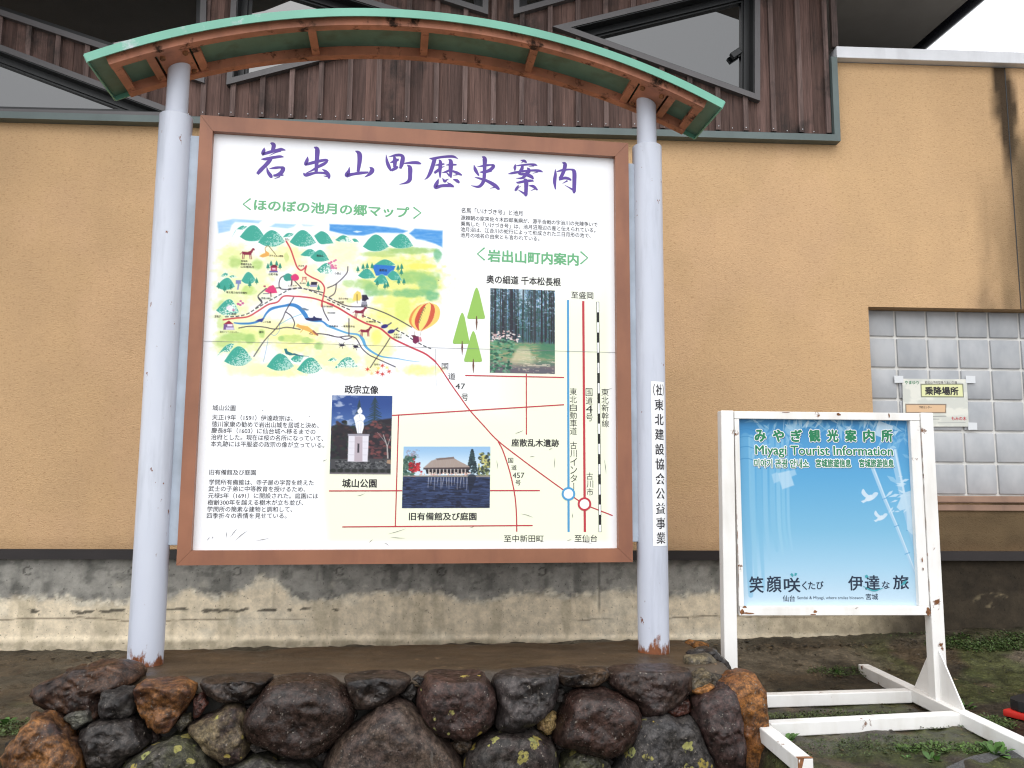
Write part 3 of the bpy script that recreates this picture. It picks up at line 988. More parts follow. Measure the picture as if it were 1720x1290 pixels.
# panel with its watercolour map and pale yellow ground, printed
POFF = 0.030
px_b = lambda x, y: board(x, y, POFF)
cv = Canvas(318, 208, 1044, 934, 1.0, (247, 249, 253))
X, Y = cv.X, cv.Y
yel = np.maximum(sstep(536, 556, X + 4 * np.sin(Y / 40)) * sstep(640, 720, Y), sstep(740, 900, X) * sstep(400, 560, Y))
yel = yel * sstep(1030, 1014, X) * sstep(916, 904, Y)
cv.a = mixc(cv.a, (244, 248, 224), yel)
Az = lambda *p: [(360 + q[0] / 8.6, 360 + q[1] / 8.6) + tuple(v / 8.6 for v in q[2:]) for q in p]
Bz = lambda *p: [(550 + q[0] / 8.6, 370 + q[1] / 8.6) + tuple(v / 8.6 for v in q[2:]) for q in p]
Cz = lambda *p: [(360 + q[0] / 8.6, 490 + q[1] / 8.6) + tuple(v / 8.6 for v in q[2:]) for q in p]
Dz = lambda *p: [(550 + q[0] / 8.6, 490 + q[1] / 8.6) + tuple(v / 8.6 for v in q[2:]) for q in p]
# washes
for i, (x, y, rx, ry, c, al) in enumerate([
        (415, 470, 60, 62, (232, 240, 178), .85), (392, 430, 34, 26, (228, 236, 160), .8), (385, 520, 32, 40, (226, 238, 172), .8), (480, 430, 45, 30, (246, 238, 176), .9),
        (520, 470, 40, 40, (250, 240, 190), .8), (575, 425, 40, 35, (250, 244, 196), .9), (560, 500, 40, 30, (250, 238, 188), .8), (690, 470, 70, 60, (228, 230, 128), .9),
        (640, 455, 45, 45, (232, 232, 140), .85), (660, 530, 55, 40, (234, 236, 132), .85), (610, 550, 40, 30, (246, 240, 170), .8), (450, 555, 60, 26, (248, 246, 176), .9),
        (400, 570, 50, 40, (222, 234, 150), .85), (500, 570, 60, 34, (248, 246, 166), .9), (560, 600, 60, 30, (250, 248, 180), .9), (470, 622, 80, 14, (248, 246, 176), .9), (410, 615, 50, 20, (238, 242, 190), .8),
        (640, 580, 30, 30, (250, 246, 160), .8), (705, 622, 42, 12, (250, 248, 160), .9), (625, 610, 18, 24, (248, 246, 170), .8), (590, 625, 40, 12, (250, 248, 190), .8), (425, 540, 50, 16, (250, 246, 190), .8)]):
    cv.blob(x, y, rx, ry, c, al, 0.5, i, 0.7)
for i, (x, y, rx, ry, c, al) in enumerate([
        (395, 440, 13, 12, (176, 206, 122), .8), (432, 444, 12, 10, (178, 208, 124), .8), (481, 432, 5, 10, (190, 212, 130), .7), (417, 488, 14, 10, (186, 214, 120), .8), (372, 512, 8, 12, (190, 214, 130), .7),
        (690, 421, 52, 7, (158, 196, 116), .85), (640, 427, 40, 6, (176, 204, 120), .7), (735, 428, 9, 14, (120, 186, 142), .85), (705, 447, 34, 6, (236, 230, 110), .9), (690, 465, 52, 12, (152, 198, 120), .85),
        (720, 478, 22, 18, (140, 194, 132), .8), (610, 478, 22, 10, (170, 206, 128), .8), (622, 486, 14, 14, (138, 190, 124), .8), (640, 492, 18, 8, (140, 194, 132), .75), (690, 492, 42, 9, (128, 188, 126), .85),
        (726, 497, 14, 10, (116, 184, 134), .85), (585, 476, 12, 8, (176, 210, 132), .7), (590, 505, 10, 5, (206, 224, 140), .7), (650, 505, 34, 10, (232, 236, 140), .8), (676, 520, 16, 24, (214, 228, 120), .8),
        (398, 566, 34, 9, (172, 206, 120), .85), (420, 570, 10, 9, (164, 202, 118), .8), (440, 560, 7, 9, (176, 208, 122), .8), (376, 575, 18, 10, (186, 212, 130), .7), (490, 569, 30, 8, (188, 212, 122), .8),
        (472, 569, 6, 6, (164, 200, 120), .8), (515, 572, 14, 7, (172, 206, 124), .8), (535, 581, 10, 8, (164, 202, 124), .8), (632, 566, 10, 14, (244, 238, 120), .8), (470, 600, 6, 8, (214, 226, 150), .7), (370, 545, 8, 14, (196, 218, 140), .6)]):
    cv.blob(x, y, rx, ry, c, al, 0.4, 40 + i, 0.6)
# skies
for p, c, al in ((Az((45, 110), (270, 65), (690, 90), (640, 130), (300, 112), (250, 160), (225, 240), (60, 275)), (148, 196, 238), .8),
                 (Az((800, 180), (880, 132), (1180, 145), (1150, 180), (1060, 205), (900, 190)), (150, 200, 240), .8), (Az((1260, 140), (1460, 155), (1400, 180), (1280, 175)), (188, 214, 236), .8),
                 (Bz((30, 55), (680, 80), (1000, 110), (1160, 155), (1090, 185), (700, 178), (520, 222), (300, 215), (30, 150)), (70, 146, 216), .95),
                 (Bz((1180, 190), (1260, 122), (1665, 150), (1660, 390), (1560, 340), (1400, 290), (1280, 270)), (72, 148, 218), .92)):
    cv.poly(p, c, al, 3.0, lambda x, y: 0.75 + 0.5 * fbm(x / 12, y / 2.5, 120))
cv.poly(Bz((370, 165), (420, 150), (500, 162), (430, 180)), (235, 245, 252), .9, 2)
TEAL = (62, 164, 146)
def hill(zf, x0, y0, x1, y1, ax, ay, sag=45, col=TEAL, fade=0.0, al=1.0, seed=0):
    pts = smooth([(x0, y0), (x0 + (ax - x0) * .55, y0 + (ay - y0) * .74), (ax, ay), (x1 + (ax - x1) * .5, y1 + (ay - y1) * .72), (x1, y1)], 6)
    pts += smooth([(x1, y1), ((x0 + x1) / 2 + (x1 - x0) * .2, (y0 + y1) / 2 + sag), ((x0 + x1) / 2 - (x1 - x0) * .2, (y0 + y1) / 2 + sag), (x0, y0)], 5)[1:-1]
    P_ = zf(*pts)
    cx = sum(q[0] for q in P_) / len(P_); w_ = max(q[0] for q in P_) - min(q[0] for q in P_)
    ytop = min(q[1] for q in P_); h_ = max(q[1] for q in P_) - ytop
    cv.poly(P_, (246, 250, 246), 0.9, 2.4)
    def sp(x, y):
        g_ = fbm(x / 1.3, y / 1.3, 130 + seed)
        side = np.clip((x - cx) / w_ + 0.25 + fade * (y - ytop) / h_, 0, 1)
        return np.clip(1.0 - sstep(0.50, 0.66, g_ * (0.45 + 0.95 * side)) * (0.15 + 0.85 * fade), 0.12, 1)
    cv.poly(P_, col, al, 0.9, sp)
H = [(Az, 250, 330, 480, 175, 400, 165, -30, .6), (Az, 365, 325, 730, 330, 560, 155, 55, .1), (Az, 985, 335, 1150, 280, 1070, 268, 20, .6), (Az, 630, 405, 1025, 395, 830, 228, 60, .5),
     (Az, 1440, 310, 1725, 420, 1560, 243, 60, .1), (Az, 1085, 400, 1470, 410, 1275, 226, 55, .4), (Bz, 110, 285, 362, 320, 230, 215, 10, .8), (Bz, 355, 270, 460, 322, 400, 265, 15, .3),
     (Bz, 510, 380, 885, 380, 700, 205, 60, .15), (Bz, 890, 350, 1240, 370, 1070, 195, 40, .3), (Az, 1240, 590, 1480, 560, 1380, 500, 30, .3), (Az, 1385, 620, 1660, 660, 1530, 512, 40, .1),
     (Az, 1480, 800, 1720, 850, 1630, 702, 30, .9), (Az, 90, 900, 215, 870, 160, 845, 10, .9), (Az, 215, 900, 340, 915, 270, 880, 10, .9), (Az, 388, 960, 600, 950, 490, 832, 45, .15), (Az, 25, 1045, 300, 1045, 190, 915, 40, .1),
     (Bz, 680, 640, 985, 645, 830, 565, 20, .2), (Cz, 35, 935, 290, 760, 230, 750, 20, .8), (Cz, 140, 1005, 550, 980, 350, 788, 70, .6), (Cz, 1100, 975, 1300, 935, 1190, 915, 60, .6),
     (Cz, 755, 1080, 1152, 1080, 950, 893, 55, .5), (Cz, 1190, 1125, 1560, 1105, 1390, 948, 60, .7), (Dz, 0, 1005, 150, 985, 85, 952, 10, .9), (Dz, 90, 1110, 440, 1085, 300, 943, 0, 1.0), (Cz, 25, 270, 360, 300, 220, 108, 50, .8)]
for i, (zf, x0, y0, x1, y1, ax, ay, sag, fd) in enumerate(H):
    hill(zf, x0, y0, x1, y1, ax, ay, sag, fade=fd, seed=i)
cv.poly(Bz((635, 655), (700, 640), (985, 660), (950, 740), (860, 800), (700, 800), (670, 720)), (40, 112, 200), 1, 1, lambda x, y: 0.85 + .3 * fbm(x / 3, y / 1.5, 141))
for zf, x0, y0, x1, y1, ax, ay in ((Bz, 440, 800, 695, 830, 570, 698), (Bz, 862, 805, 1080, 870, 950, 728), (Bz, 668, 885, 880, 900, 790, 782)):
    hill(zf, x0, y0, x1, y1, ax, ay, 25, fade=.2, seed=9)
def fir(x, y, h=9, w=6):
    cv.poly([(x - w / 2, y), (x - w * .3, y - h * .55), (x, y - h), (x + w * .3, y - h * .55), (x + w / 2, y)], (44, 138, 118), 1)
    cv.stroke([(x, y), (x, y + 2)], (44, 100, 96), 1)
for q in Bz((440, 735), (515, 700), (575, 690), (645, 690), (1020, 715), (1072, 700), (1068, 775), (1030, 910), (1105, 910), (720, 935), (830, 975), (870, 960)) + Az((775, 780), (820, 740), (900, 740), (950, 775), (612, 990), (512, 1035), (62, 1055), (1355, 1035), (1505, 1090), (240, 1070), (150, 1100)):
    fir(*q)
# river, roads, railway
cv.stroke(smooth(Cz((290, 450, 20), (400, 460, 28), (560, 450, 32), (690, 400, 26), (750, 315, 30), (830, 245, 40), (1000, 205, 34), (1130, 190, 50), (1230, 235, 55), (1310, 330, 60), (1350, 390, 50), (1450, 412, 50), (1560, 430, 26), (1640, 490, 34), (1720, 515, 34))), (58, 130, 196), 1)
cv.stroke(smooth(Dz((0, 490, 34), (150, 550, 28), (300, 600, 26), (440, 620, 28), (510, 690, 46), (560, 800, 36), (680, 890, 28), (800, 940, 22), (1000, 965, 14), (1200, 1000, 9), (1330, 1010, 4))), (92, 164, 212), 1)
cv.stroke(smooth(Cz((1265, 320), (1100, 385), (945, 470))), (110, 176, 208), 1.1)
cv.stroke(smooth(Cz((945, 470), (940, 560), (880, 630), (830, 620))), (130, 160, 200), 1.0)
cv.stroke(smooth(Cz((780, 670), (750, 830), (710, 1010))), (120, 160, 196), .9)
cv.poly(Cz((590, 425), (640, 395), (725, 380), (690, 440)), (50, 62, 140), 1)
DK = (66, 58, 74)
for p in (Az((1570, 1130), (1260, 1070), (1100, 1085), (960, 1075), (935, 1010), (955, 925), (1010, 885)), Az((1165, 965), (1260, 1065)), Az((960, 1060), (890, 1065)), Az((750, 1070), (690, 1120), (630, 1190), (690, 1280)), Cz((630, 75), (688, 150), (600, 235)),
          Bz((295, 670), (275, 770), (130, 915), (0, 978)), Bz((130, 920), (105, 1050), (20, 1115)), Dz((0, 80), (130, 140), (250, 195), (350, 215), (580, 225), (800, 295), (1000, 390), (1215, 512)),
          Cz((1145, 85), (1030, 285), (985, 390), (890, 530), (730, 700), (570, 935)), Cz((1030, 290), (1110, 350), (1158, 450), (1140, 525)), Cz((355, 525), (500, 500), (700, 508), (880, 540), (1050, 515), (1240, 545)),
          Cz((1490, 605), (1600, 615), (1720, 640)), Dz((0, 620), (150, 655), (300, 640), (400, 665), (450, 730), (500, 820), (600, 910), (700, 960), (980, 1085)), Dz((310, 390), (310, 635)), Dz((180, 655), (260, 690), (350, 660)),
          Dz((905, 665), (820, 800), (700, 970), (620, 1095)), Cz((1550, 130), (1580, 280), (1650, 415)), Az((1075, 1075), (1250, 1060))):
    cv.stroke(smooth(p), DK, 1.75)
def rail(p):
    q = smooth(p, 12)
    cv.stroke(q, (244, 244, 246), 1.9)
    L = np.cumsum([0] + [math.dist(a, b) for a, b in zip(q, q[1:])])
    for s0 in np.arange(0, L[-1], 9.0):
        seg = [(np.interp(t, L, [a[0] for a in q]), np.interp(t, L, [a[1] for a in q])) for t in np.linspace(s0, min(s0 + 4.8, L[-1]), 4)]
        cv.stroke(seg, (40, 40, 44), 1.7)
rail(Cz((160, 362), (330, 355), (480, 318), (600, 245), (750, 158), (900, 70), (1000, 15), (1080, -30), (1250, -52), (1400, -10), (1560, 50), (1720, 115)))
rail(Dz((0, 112), (150, 182), (350, 275))); rail(Dz((510, 345), (650, 400), (790, 462))); rail(Dz((1000, 555), (1110, 610), (1230, 692))); rail(Dz((1320, 742), (1400, 785), (1490, 820)))
RD = (196, 64, 78)
cv.stroke(smooth(Az((1040, 390), (1100, 500), (1150, 640), (1195, 760), (1250, 808), (1300, 780), (1330, 745), (1312, 840), (1400, 905), (1530, 970), (1590, 1060), (1575, 1180), (1553, 1290), (1550, 1330))), RD, 2.5)
cv.stroke(smooth(Cz((130, 405), (300, 382), (480, 362), (620, 285), (780, 185), (910, 150), (1000, 66), (1150, 66), (1250, 72), (1450, 100), (1720, 190))), RD, 2.6)
cv.stroke(smooth(Dz((0, 165), (150, 230), (350, 350), (550, 455), (750, 525), (850, 600), (950, 680), (1200, 800), (1400, 890), (1500, 960), (1560, 1010))), RD, 3.0)
# little pictures
WINE = (134, 36, 62)
def horse(zf, x, y, k_=1.0):
    q = lambda *p: zf(*[(x + a * k_, y + b * k_) for a, b in p])
    cv.poly(q((-75, -25), (0, -15), (45, -35), (75, -75), (95, -70), (108, -42), (85, -38), (60, 5), (45, 25), (-40, 25), (-78, 15)), WINE)
    for a in (-68, -45, 30, 50):
        cv.stroke(q((a, 15), (a + (6 if a > 0 else -8), 85)), WINE, 1.2)
    cv.stroke(q((-75, -15), (-95, 5), (-108, 15)), WINE, 1.0)
horse(Az, 480, 560); horse(Dz, 470, 290, .95); horse(Dz, 550, 565, .9)
def bloom(p, r, c):
    for i in range(9):
        a = i * 2.4
        cv.blob(p[0] + r * .5 * math.cos(a), p[1] + r * .42 * math.sin(a), r * .55, r * .5, c, .95, .3, i)
bloom(Az((1060, 910))[0], 8, (60, 150, 136)); bloom(Az((1165, 912))[0], 7, (214, 54, 116)); cv.stroke(Az((1120, 950), (1115, 1015)), (80, 50, 60), 2.2)
cv.poly(Az((725, 1110), (790, 1040), (850, 1020), (890, 1075), (910, 1135), (800, 1145)), (216, 60, 118)); cv.stroke(Az((815, 1130), (818, 1190)), (90, 40, 60), 1.6)
for p, c in ((Az((790, 840), (800, 815), (915, 815), (920, 840)), (98, 92, 160)), (Az((815, 815), (815, 760), (905, 760), (905, 815)), (176, 52, 84)), (Az((800, 765), (845, 728), (885, 728), (920, 765)), (120, 30, 56)), (Az((835, 800), (835, 775), (885, 775), (885, 800)), (238, 200, 214)),
             (Az((310, 1005), (310, 950), (385, 950), (385, 1005)), (124, 130, 184)), (Az((325, 1090), (340, 1000), (365, 1000), (350, 1090)), (140, 146, 190)), (Az((1390, 1020), (1400, 975), (1490, 975), (1480, 1020)), (42, 36, 62)), (Az((1375, 1050), (1385, 1020), (1490, 1020), (1480, 1050)), (150, 150, 190)),
             (Cz((130, 550), (135, 470), (270, 470), (290, 550)), (116, 84, 140)), (Cz((130, 470), (210, 415), (275, 465)), (150, 30, 62)), (Cz((185, 500), (190, 470), (265, 470), (262, 500)), (236, 222, 236)), (Cz((165, 550), (170, 515), (285, 515), (285, 550)), (206, 198, 226)),
             (Dz((498, 130), (498, 45), (565, 45), (600, 108), (575, 115), (545, 140)), (40, 32, 58)), (Dz((485, 210), (495, 140), (570, 140), (578, 210)), (150, 150, 166)), (Az((1270, 915), (1265, 905), (1335, 905), (1332, 918)), (176, 60, 70)), (Az((700, 1150), (705, 1140), (790, 1140), (786, 1150)), (70, 60, 120))):
    cv.poly(p, c)
for p in (Az((1280, 915), (1265, 975)), Az((1318, 915), (1332, 975)), Az((1275, 935), (1330, 935))):
    cv.stroke(p, (176, 60, 70), 1.0)
cv.poly(Dz((365, 130), (380, 40), (430, -15), (480, 10), (495, 90), (470, 130)), (236, 206, 100), .95, 2); cv.stroke(Dz((428, 40), (430, 165)), (90, 70, 40), 1.2)
cv.poly(Az((645, 605), (690, 575), (730, 560), (745, 525), (795, 560), (790, 600), (700, 625)), (226, 168, 84)); cv.stroke(smooth(Az((740, 535), (735, 490), (765, 455))), (180, 130, 70), 1.2); cv.stroke(Az((785, 455), (885, 580)), (110, 100, 60), 1.2)
for (x, y) in ((825, 500), (920, 575)):
    cv.poly(Dz(*[(x + 52 * math.cos(t) * (1 if math.cos(t) < 0 else 1), y + 30 * math.sin(t) - 8 * math.cos(t)) for t in np.linspace(0, 6.28, 20)]), (48, 42, 122))
    cv.stroke(Dz((x + 45, y - 18), (x + 75, y - 35), (x + 95, y - 50)), (48, 42, 100), 2.0)
for (x, y, c) in ((580, 1120, (206, 72, 60)), (795, 1068, (206, 72, 60)), (725, 1165, (206, 72, 60)), (795, 1190, (196, 62, 56)), (890, 1152, (206, 80, 66)), (735, 1105, (240, 214, 110)), (640, 1182, (240, 210, 150)), (860, 1095, (244, 226, 140))):
    cv.poly(Dz(*[(x + (44 if i % 2 == 0 else 15) * math.cos(i * math.pi / 6 + .4), y + (40 if i % 2 == 0 else 14) * math.sin(i * math.pi / 6 + .4)) for i in range(12)]), c)
for (x, y) in ((205, 765), (405, 788)):
    cv.poly(Dz((x - 42, y + 8), (x - 10, y - 16), (x + 36, y - 8), (x + 40, y + 18), (x, y + 26)), (40, 32, 60))
    for a, b in ((-40, -26), (40, -32), (-30, 40), (16, 55), (60, 20)):
        cv.stroke(Dz((x, y + 5), (x + a, y + b)), (40, 32, 60), .8)
cv.poly(Cz((1175, 500), (1205, 460), (1240, 480), (1350, 500), (1430, 560), (1500, 625), (1450, 630), (1370, 580), (1260, 540)), (228, 176, 92)); cv.stroke(Cz((1430, 570), (1490, 625)), (150, 90, 80), 3); cv.stroke(Cz((1280, 545), (1245, 585)), (190, 140, 80), 1.2); cv.stroke(Cz((1400, 585), (1370, 610), (1420, 615)), (120, 70, 70), 1)
cv.poly(Cz((1005, 825), (1045, 818), (1060, 860), (1130, 890), (1170, 915), (1090, 920), (1030, 900)), (40, 112, 124)); cv.stroke(Cz((1150, 900, 26), (1230, 922, 16), (1365, 934, 5)), (44, 96, 116), 1)
cv.poly(Cz((1305, 385), (1420, 375), (1440, 345), (1465, 372), (1555, 385), (1555, 412), (1420, 425), (1330, 410)), (38, 44, 92)); cv.poly(Cz((1240, 235), (1300, 232), (1375, 262), (1340, 275), (1280, 262)), (110, 130, 150))
# balloon with red and yellow gores
bc = np.array([1385.0, 345.0])
def gore(a0, a1, c):
    L_, R_ = [], []
    for t in np.linspace(-1, 1, 13):
        wdt = math.sqrt(max(0, 1 - t * t)) * 215 if t < 0 else 215 * (1 - t ** 2.2) + 30 * t
        yy = t * 205 + 15; off = -0.32 * yy
        L_.append((bc[0] + off + a0 * wdt + 25, bc[1] + yy)); R_.append((bc[0] + off + a1 * wdt + 25, bc[1] + yy))
    cv.poly(Dz(*(L_ + R_[::-1])), c, 1, .9, lambda x, y: .88 + .24 * fbm(x / 1.5, y / 1.5, 150))
for a0, a1, c in ((-1, -.82, (226, 140, 76)), (-.82, -.6, (248, 214, 118)), (-.6, -.28, (202, 78, 60)), (-.28, .28, (250, 220, 122)), (.28, .62, (204, 90, 64)), (.62, 1, (248, 206, 112))):
    gore(a0, a1, c)
for i, (x, y) in enumerate(((1405, 235), (1390, 270), (1370, 300), (1355, 335), (1345, 370), (1335, 405), (1322, 440))):
    cv.stroke(Dz((x - 16, y + 4), (x + 8, y - 12)), (90, 100, 70), .8); cv.stroke(Dz((x, y - 10), (x + 10, y + 14)), (90, 100, 70), .8)
cv.poly(Dz((1235, 660), (1315, 640), (1330, 720), (1270, 755), (1232, 730)), (118, 34, 78)); cv.poly(Dz((1205, 630), (1260, 625), (1300, 650), (1240, 665)), (96, 40, 60)); cv.poly(Dz((1320, 660), (1350, 650), (1368, 715), (1340, 725)), (214, 130, 140))
cv.stroke(Dz((1255, 575), (1255, 630)), (150, 130, 110), .7); cv.stroke(Dz((1355, 570), (1335, 640)), (150, 130, 110), .7)
for zf, lst, c in ((Az, [(1660, 705), (1700, 735), (1690, 690), (1715, 760)], (206, 96, 140)), (Bz, [(40, 620), (95, 590), (60, 655), (120, 655), (125, 690), (90, 690), (60, 690), (120, 575)], (214, 120, 160)), (Cz, [(345, 175), (380, 135), (410, 165), (375, 190), (215, 220), (275, 262), (200, 230)], (196, 96, 146)), (Az, [(725, 1040)], (176, 50, 100))):
    for q in zf(*lst):
        cv.blob(q[0], q[1], 2.6, 2.2, c, 1, .3, 3)
cv.blob(*Cz((225, 235))[0], 9, 6, (250, 238, 244), .8, .5, 5)
P = np.empty(X.shape + (3,))
uv = np.empty(X.shape + (2,))
D = CAM_F + CAM_R * ((X - PCX) / FPX)[..., None] - CAM_U * ((Y - PCY) / FPX)[..., None]
Tt = ((EN * POFF - CAM_P) @ EN) / (D @ EN)
P = CAM_P + D * Tt[..., None]
U_, V_ = P @ EU, P[..., 2]
mU, mV = (U_[:-1, :-1] + U_[1:, 1:]) / 2, (V_[:-1, :-1] + V_[1:, 1:]) / 2
keep = (mU > 0.049) & (mU < 1.837) & (mV > 0.053) & (mV < 1.837)
mb = MB(); mb.box((0.056, POFF + 0.002, 0.06), (1.83, POFF + 0.03, 1.83), S3)
panel = build('panel', mb, M['frame'], brd)
grid_mesh('map_print', P, cv.rgb(), M['print'], panel, keep)

# photographs printed on the board
def photo(name, quad, n, k_, painter, lift=0.0012):
    """quad TL, TR, BR, BL as measured; painter(cv) paints in 0..n x 0..k"""
    c = Canvas(0, 0, n, k_, 1.0, (128, 128, 128))
    painter(c)
    q = [board(*p, POFF - lift) for p in quad]
    fx, fy = (c.X / n)[..., None], (c.Y / k_)[..., None]
    uv = (q[0] * (1 - fx) + q[1] * fx) * (1 - fy) + (q[3] * (1 - fx) + q[2] * fx) * fy
    P = EU * uv[..., :1] + EN * (POFF - lift) + np.array([0, 0, 1.0]) * uv[..., 1:]
    grid_mesh(name, P, c.rgb(), M['photo_print'], panel)

def paint_forest(c):
    X, Y = c.X, c.Y
    g = fbm(X / 3.0, Y / 3.0, 200, 4)
    base = mixc(np.broadcast_to(np.array([70., 100, 112]), X.shape + (3,)).copy(), (116, 156, 190), sstep(.5, .64, fbm(X / 4, Y / 6, 201)) * sstep(95, 40, Y))
    base = mixc(base, (46, 92, 78), .7 * sstep(.5, .6, g))
    base = mixc(base, (190, 214, 236), .85 * sstep(.6, .68, fbm(X / 3.5, Y / 4, 202)) * sstep(80, 20, Y))
    base = mixc(base, (206, 226, 244), .8 * np.exp(-((X - 58) / 8) ** 2 - ((Y - 8) / 14) ** 2))
    c.a = base
    r = random.Random(3)
    for i in range(52):
        x = r.uniform(0, 118); w_ = r.uniform(.7, 1.9); yb = r.uniform(86, 104)
        sh = r.uniform(28, 62)
        c.stroke([(x, -2, w_ * .7), (x + r.uniform(-2, 2), yb, w_)], (sh, sh * .98, sh * 1.1), 1, .9)
    for x, w_, yb in ((40, 7.5, 108), (10, 3.5, 90), (24, 3.5, 92), (46, 3, 100), (96, 4, 112), (102, 3, 96), (118, 3, 100)):
        c.stroke([(x - 1, -2, w_ * .8), (x, yb, w_)], (44, 42, 54), 1, .97)
    for i in range(240):
        x, y = r.uniform(0, 120), r.uniform(0, 78)
        c.blob(x, y, r.uniform(1.5, 4), r.uniform(.8, 1.8), r.choice([(40, 78, 74), (64, 104, 98), (30, 56, 62), (150, 180, 200)]), .55, .5, i % 7)
    w = c.Y > 96
    gr = mixc(np.broadcast_to(np.array([104., 146, 108]), X.shape + (3,)).copy(), (150, 152, 116), sstep(.42, .6, fbm(X / 12, Y / 2.5, 203)))
    gr = mixc(gr, (96, 86, 104), sstep(126, 150, Y) * .85)
    gr = mixc(gr, (206, 196, 178), .8 * sstep(.62, .7, fbm(X / 9, Y / 1.4, 204)) * sstep(30, 60, X) * sstep(108, 116, Y))
    gr = mixc(gr, (60, 120, 92), .8 * sstep(80, 100, X) * sstep(135, 115, Y))
    gr = mixc(gr, (206, 198, 164), .75 * sstep(1.0, .6, np.abs(X - 62 + (Y - 110) * .12) / (8 + (Y - 100) * .55)) * sstep(104, 114, Y) * sstep(150, 128, Y))
    c.a = mixc(c.a, gr, sstep(96, 103, Y + 5 * (g - .5)))
    for i in range(150):
        t = r.random(); x = r.uniform(0, 46 - 8 * t); y = 92 + t * 64
        c.blob(x, y, r.uniform(2, 5), r.uniform(1.5, 3), r.choice([(50, 112, 82), (86, 146, 112), (34, 78, 66), (120, 172, 140)]), .8, .4, i % 9)
    for i in range(60):
        x = r.uniform(0, 54); y = 84 + abs(x - 28) * .25 + r.uniform(-7, 9)
        c.blob(x, y, r.uniform(1.5, 3.5), r.uniform(1, 2), r.choice([(226, 206, 206), (206, 170, 168), (240, 228, 226)]), .85, .4, i % 5)
photo('forest_photo', [(823.7, 484), (932, 488), (932, 628), (822.8, 625.8)], 120, 156, paint_forest)

def paint_statue(c):
    X, Y = c.X, c.Y
    sky_ = mixc(np.broadcast_to(np.array([44., 74, 140]), X.shape + (3,)).copy(), (88, 122, 176), sstep(10, 70, Y))
    c.a = mixc(sky_, (206, 212, 226), .7 * sstep(.52, .7, fbm(X / 14, Y / 8, 210)) * sstep(55, 20, X))
    r = random.Random(5)
    def tree(x, y0, y1, w_, col):
        c.stroke([(x, y0, .8), (x, y1, 2)], (34, 40, 44), 1)
        for y in np.arange(y0 + 3, y1, 3.0):
            t = (y - y0) / (y1 - y0); ww = w_ * (.15 + .85 * t)
            for sgn in (-1, 1):
                c.stroke([(x, y, 2.2), (x + sgn * ww * r.uniform(.7, 1.1), y + 4 + r.uniform(-1, 2), .8)], col, 1, .92)
    tree(74, 2, 62, 22, (40, 62, 70)); tree(47, 8, 60, 13, (46, 66, 76))
    c.poly([(0, 56), (14, 50), (30, 54), (45, 58), (62, 52), (78, 44), (104, 40), (104, 116), (0, 116)], (42, 36, 44), 1, 3)
    for i in range(260):
        x = r.uniform(0, 104); top = 46 + (10 if 30 < x < 60 else 0)
        y = r.uniform(top, 118)
        col = r.choice([(44, 38, 44), (62, 46, 48), (40, 52, 48), (30, 30, 38)]) if x < 62 else r.choice([(96, 58, 62), (60, 52, 56), (44, 46, 52), (122, 70, 70)])
        c.blob(x, y, r.uniform(3, 6), r.uniform(2, 4), col, .85, .4, i % 9)
    c.stroke([(99, 116, 2.6), (97, 90, 2), (90, 70, 1.2)], (176, 170, 168), 1); c.stroke([(97, 92, 1.4), (103, 72, .8)], (176, 170, 168), 1); c.stroke([(96, 86, 1.2), (80, 66, .6)], (150, 140, 144), 1)
    c.poly([(0, 114), (104, 112), (104, 141), (0, 141)], (70, 70, 74)); c.poly([(84, 117), (104, 114), (104, 122)], (170, 140, 116))
    for i in range(320):
        c.blob(r.uniform(10, 96), r.uniform(116, 130), 2.2, 1.6, r.choice([(74, 76, 80), (40, 42, 46), (104, 106, 108)]), .9, .3, i % 5)
    for x in np.arange(6, 104, 12):
        c.blob(x, 134, 6, 4, (38, 42, 40), 1, .3, 1)
    c.poly([(0, 138), (104, 138), (104, 141), (0, 141)], (126, 118, 122))
    c.poly([(30, 72), (65, 72), (64, 118), (30, 118)], (222, 220, 230)); c.poly([(41, 73), (54, 73), (55, 118), (41, 118)], (184, 172, 182)); c.poly([(29, 69), (66, 69), (66, 72), (29, 72)], (160, 158, 172))
    c.poly([(46, 86), (49, 86), (49, 102), (46, 102)], (52, 48, 58))
    for y in (83, 94, 106):
        c.stroke([(30, y), (41, y)], (198, 196, 206), .7); c.stroke([(55, y), (64, y)], (198, 196, 206), .7)
    W_ = (240, 242, 248)
    c.poly(smooth([(45, 68), (42, 55), (40, 46), (38, 40), (42, 35), (48, 33), (55, 35), (58, 41), (55, 46), (56, 55), (53, 68)], 4), W_)
    c.blob(48.5, 28.5, 4.6, 5.4, W_, 1.4, .3, 1, .1); c.blob(49, 23.5, 2.2, 2, W_, 1.3, .3, 1, .1)
    for p in ([(43, 48), (50, 44), (55, 48)], [(46, 52), (47, 67)], [(51, 50), (51, 67)], [(48, 36), (49, 42)]):
        c.stroke(p, (186, 190, 206), .8)
photo('statue_photo', [(558, 663.7), (659, 665), (656, 796.8), (553.6, 796)], 104, 140, paint_statue)

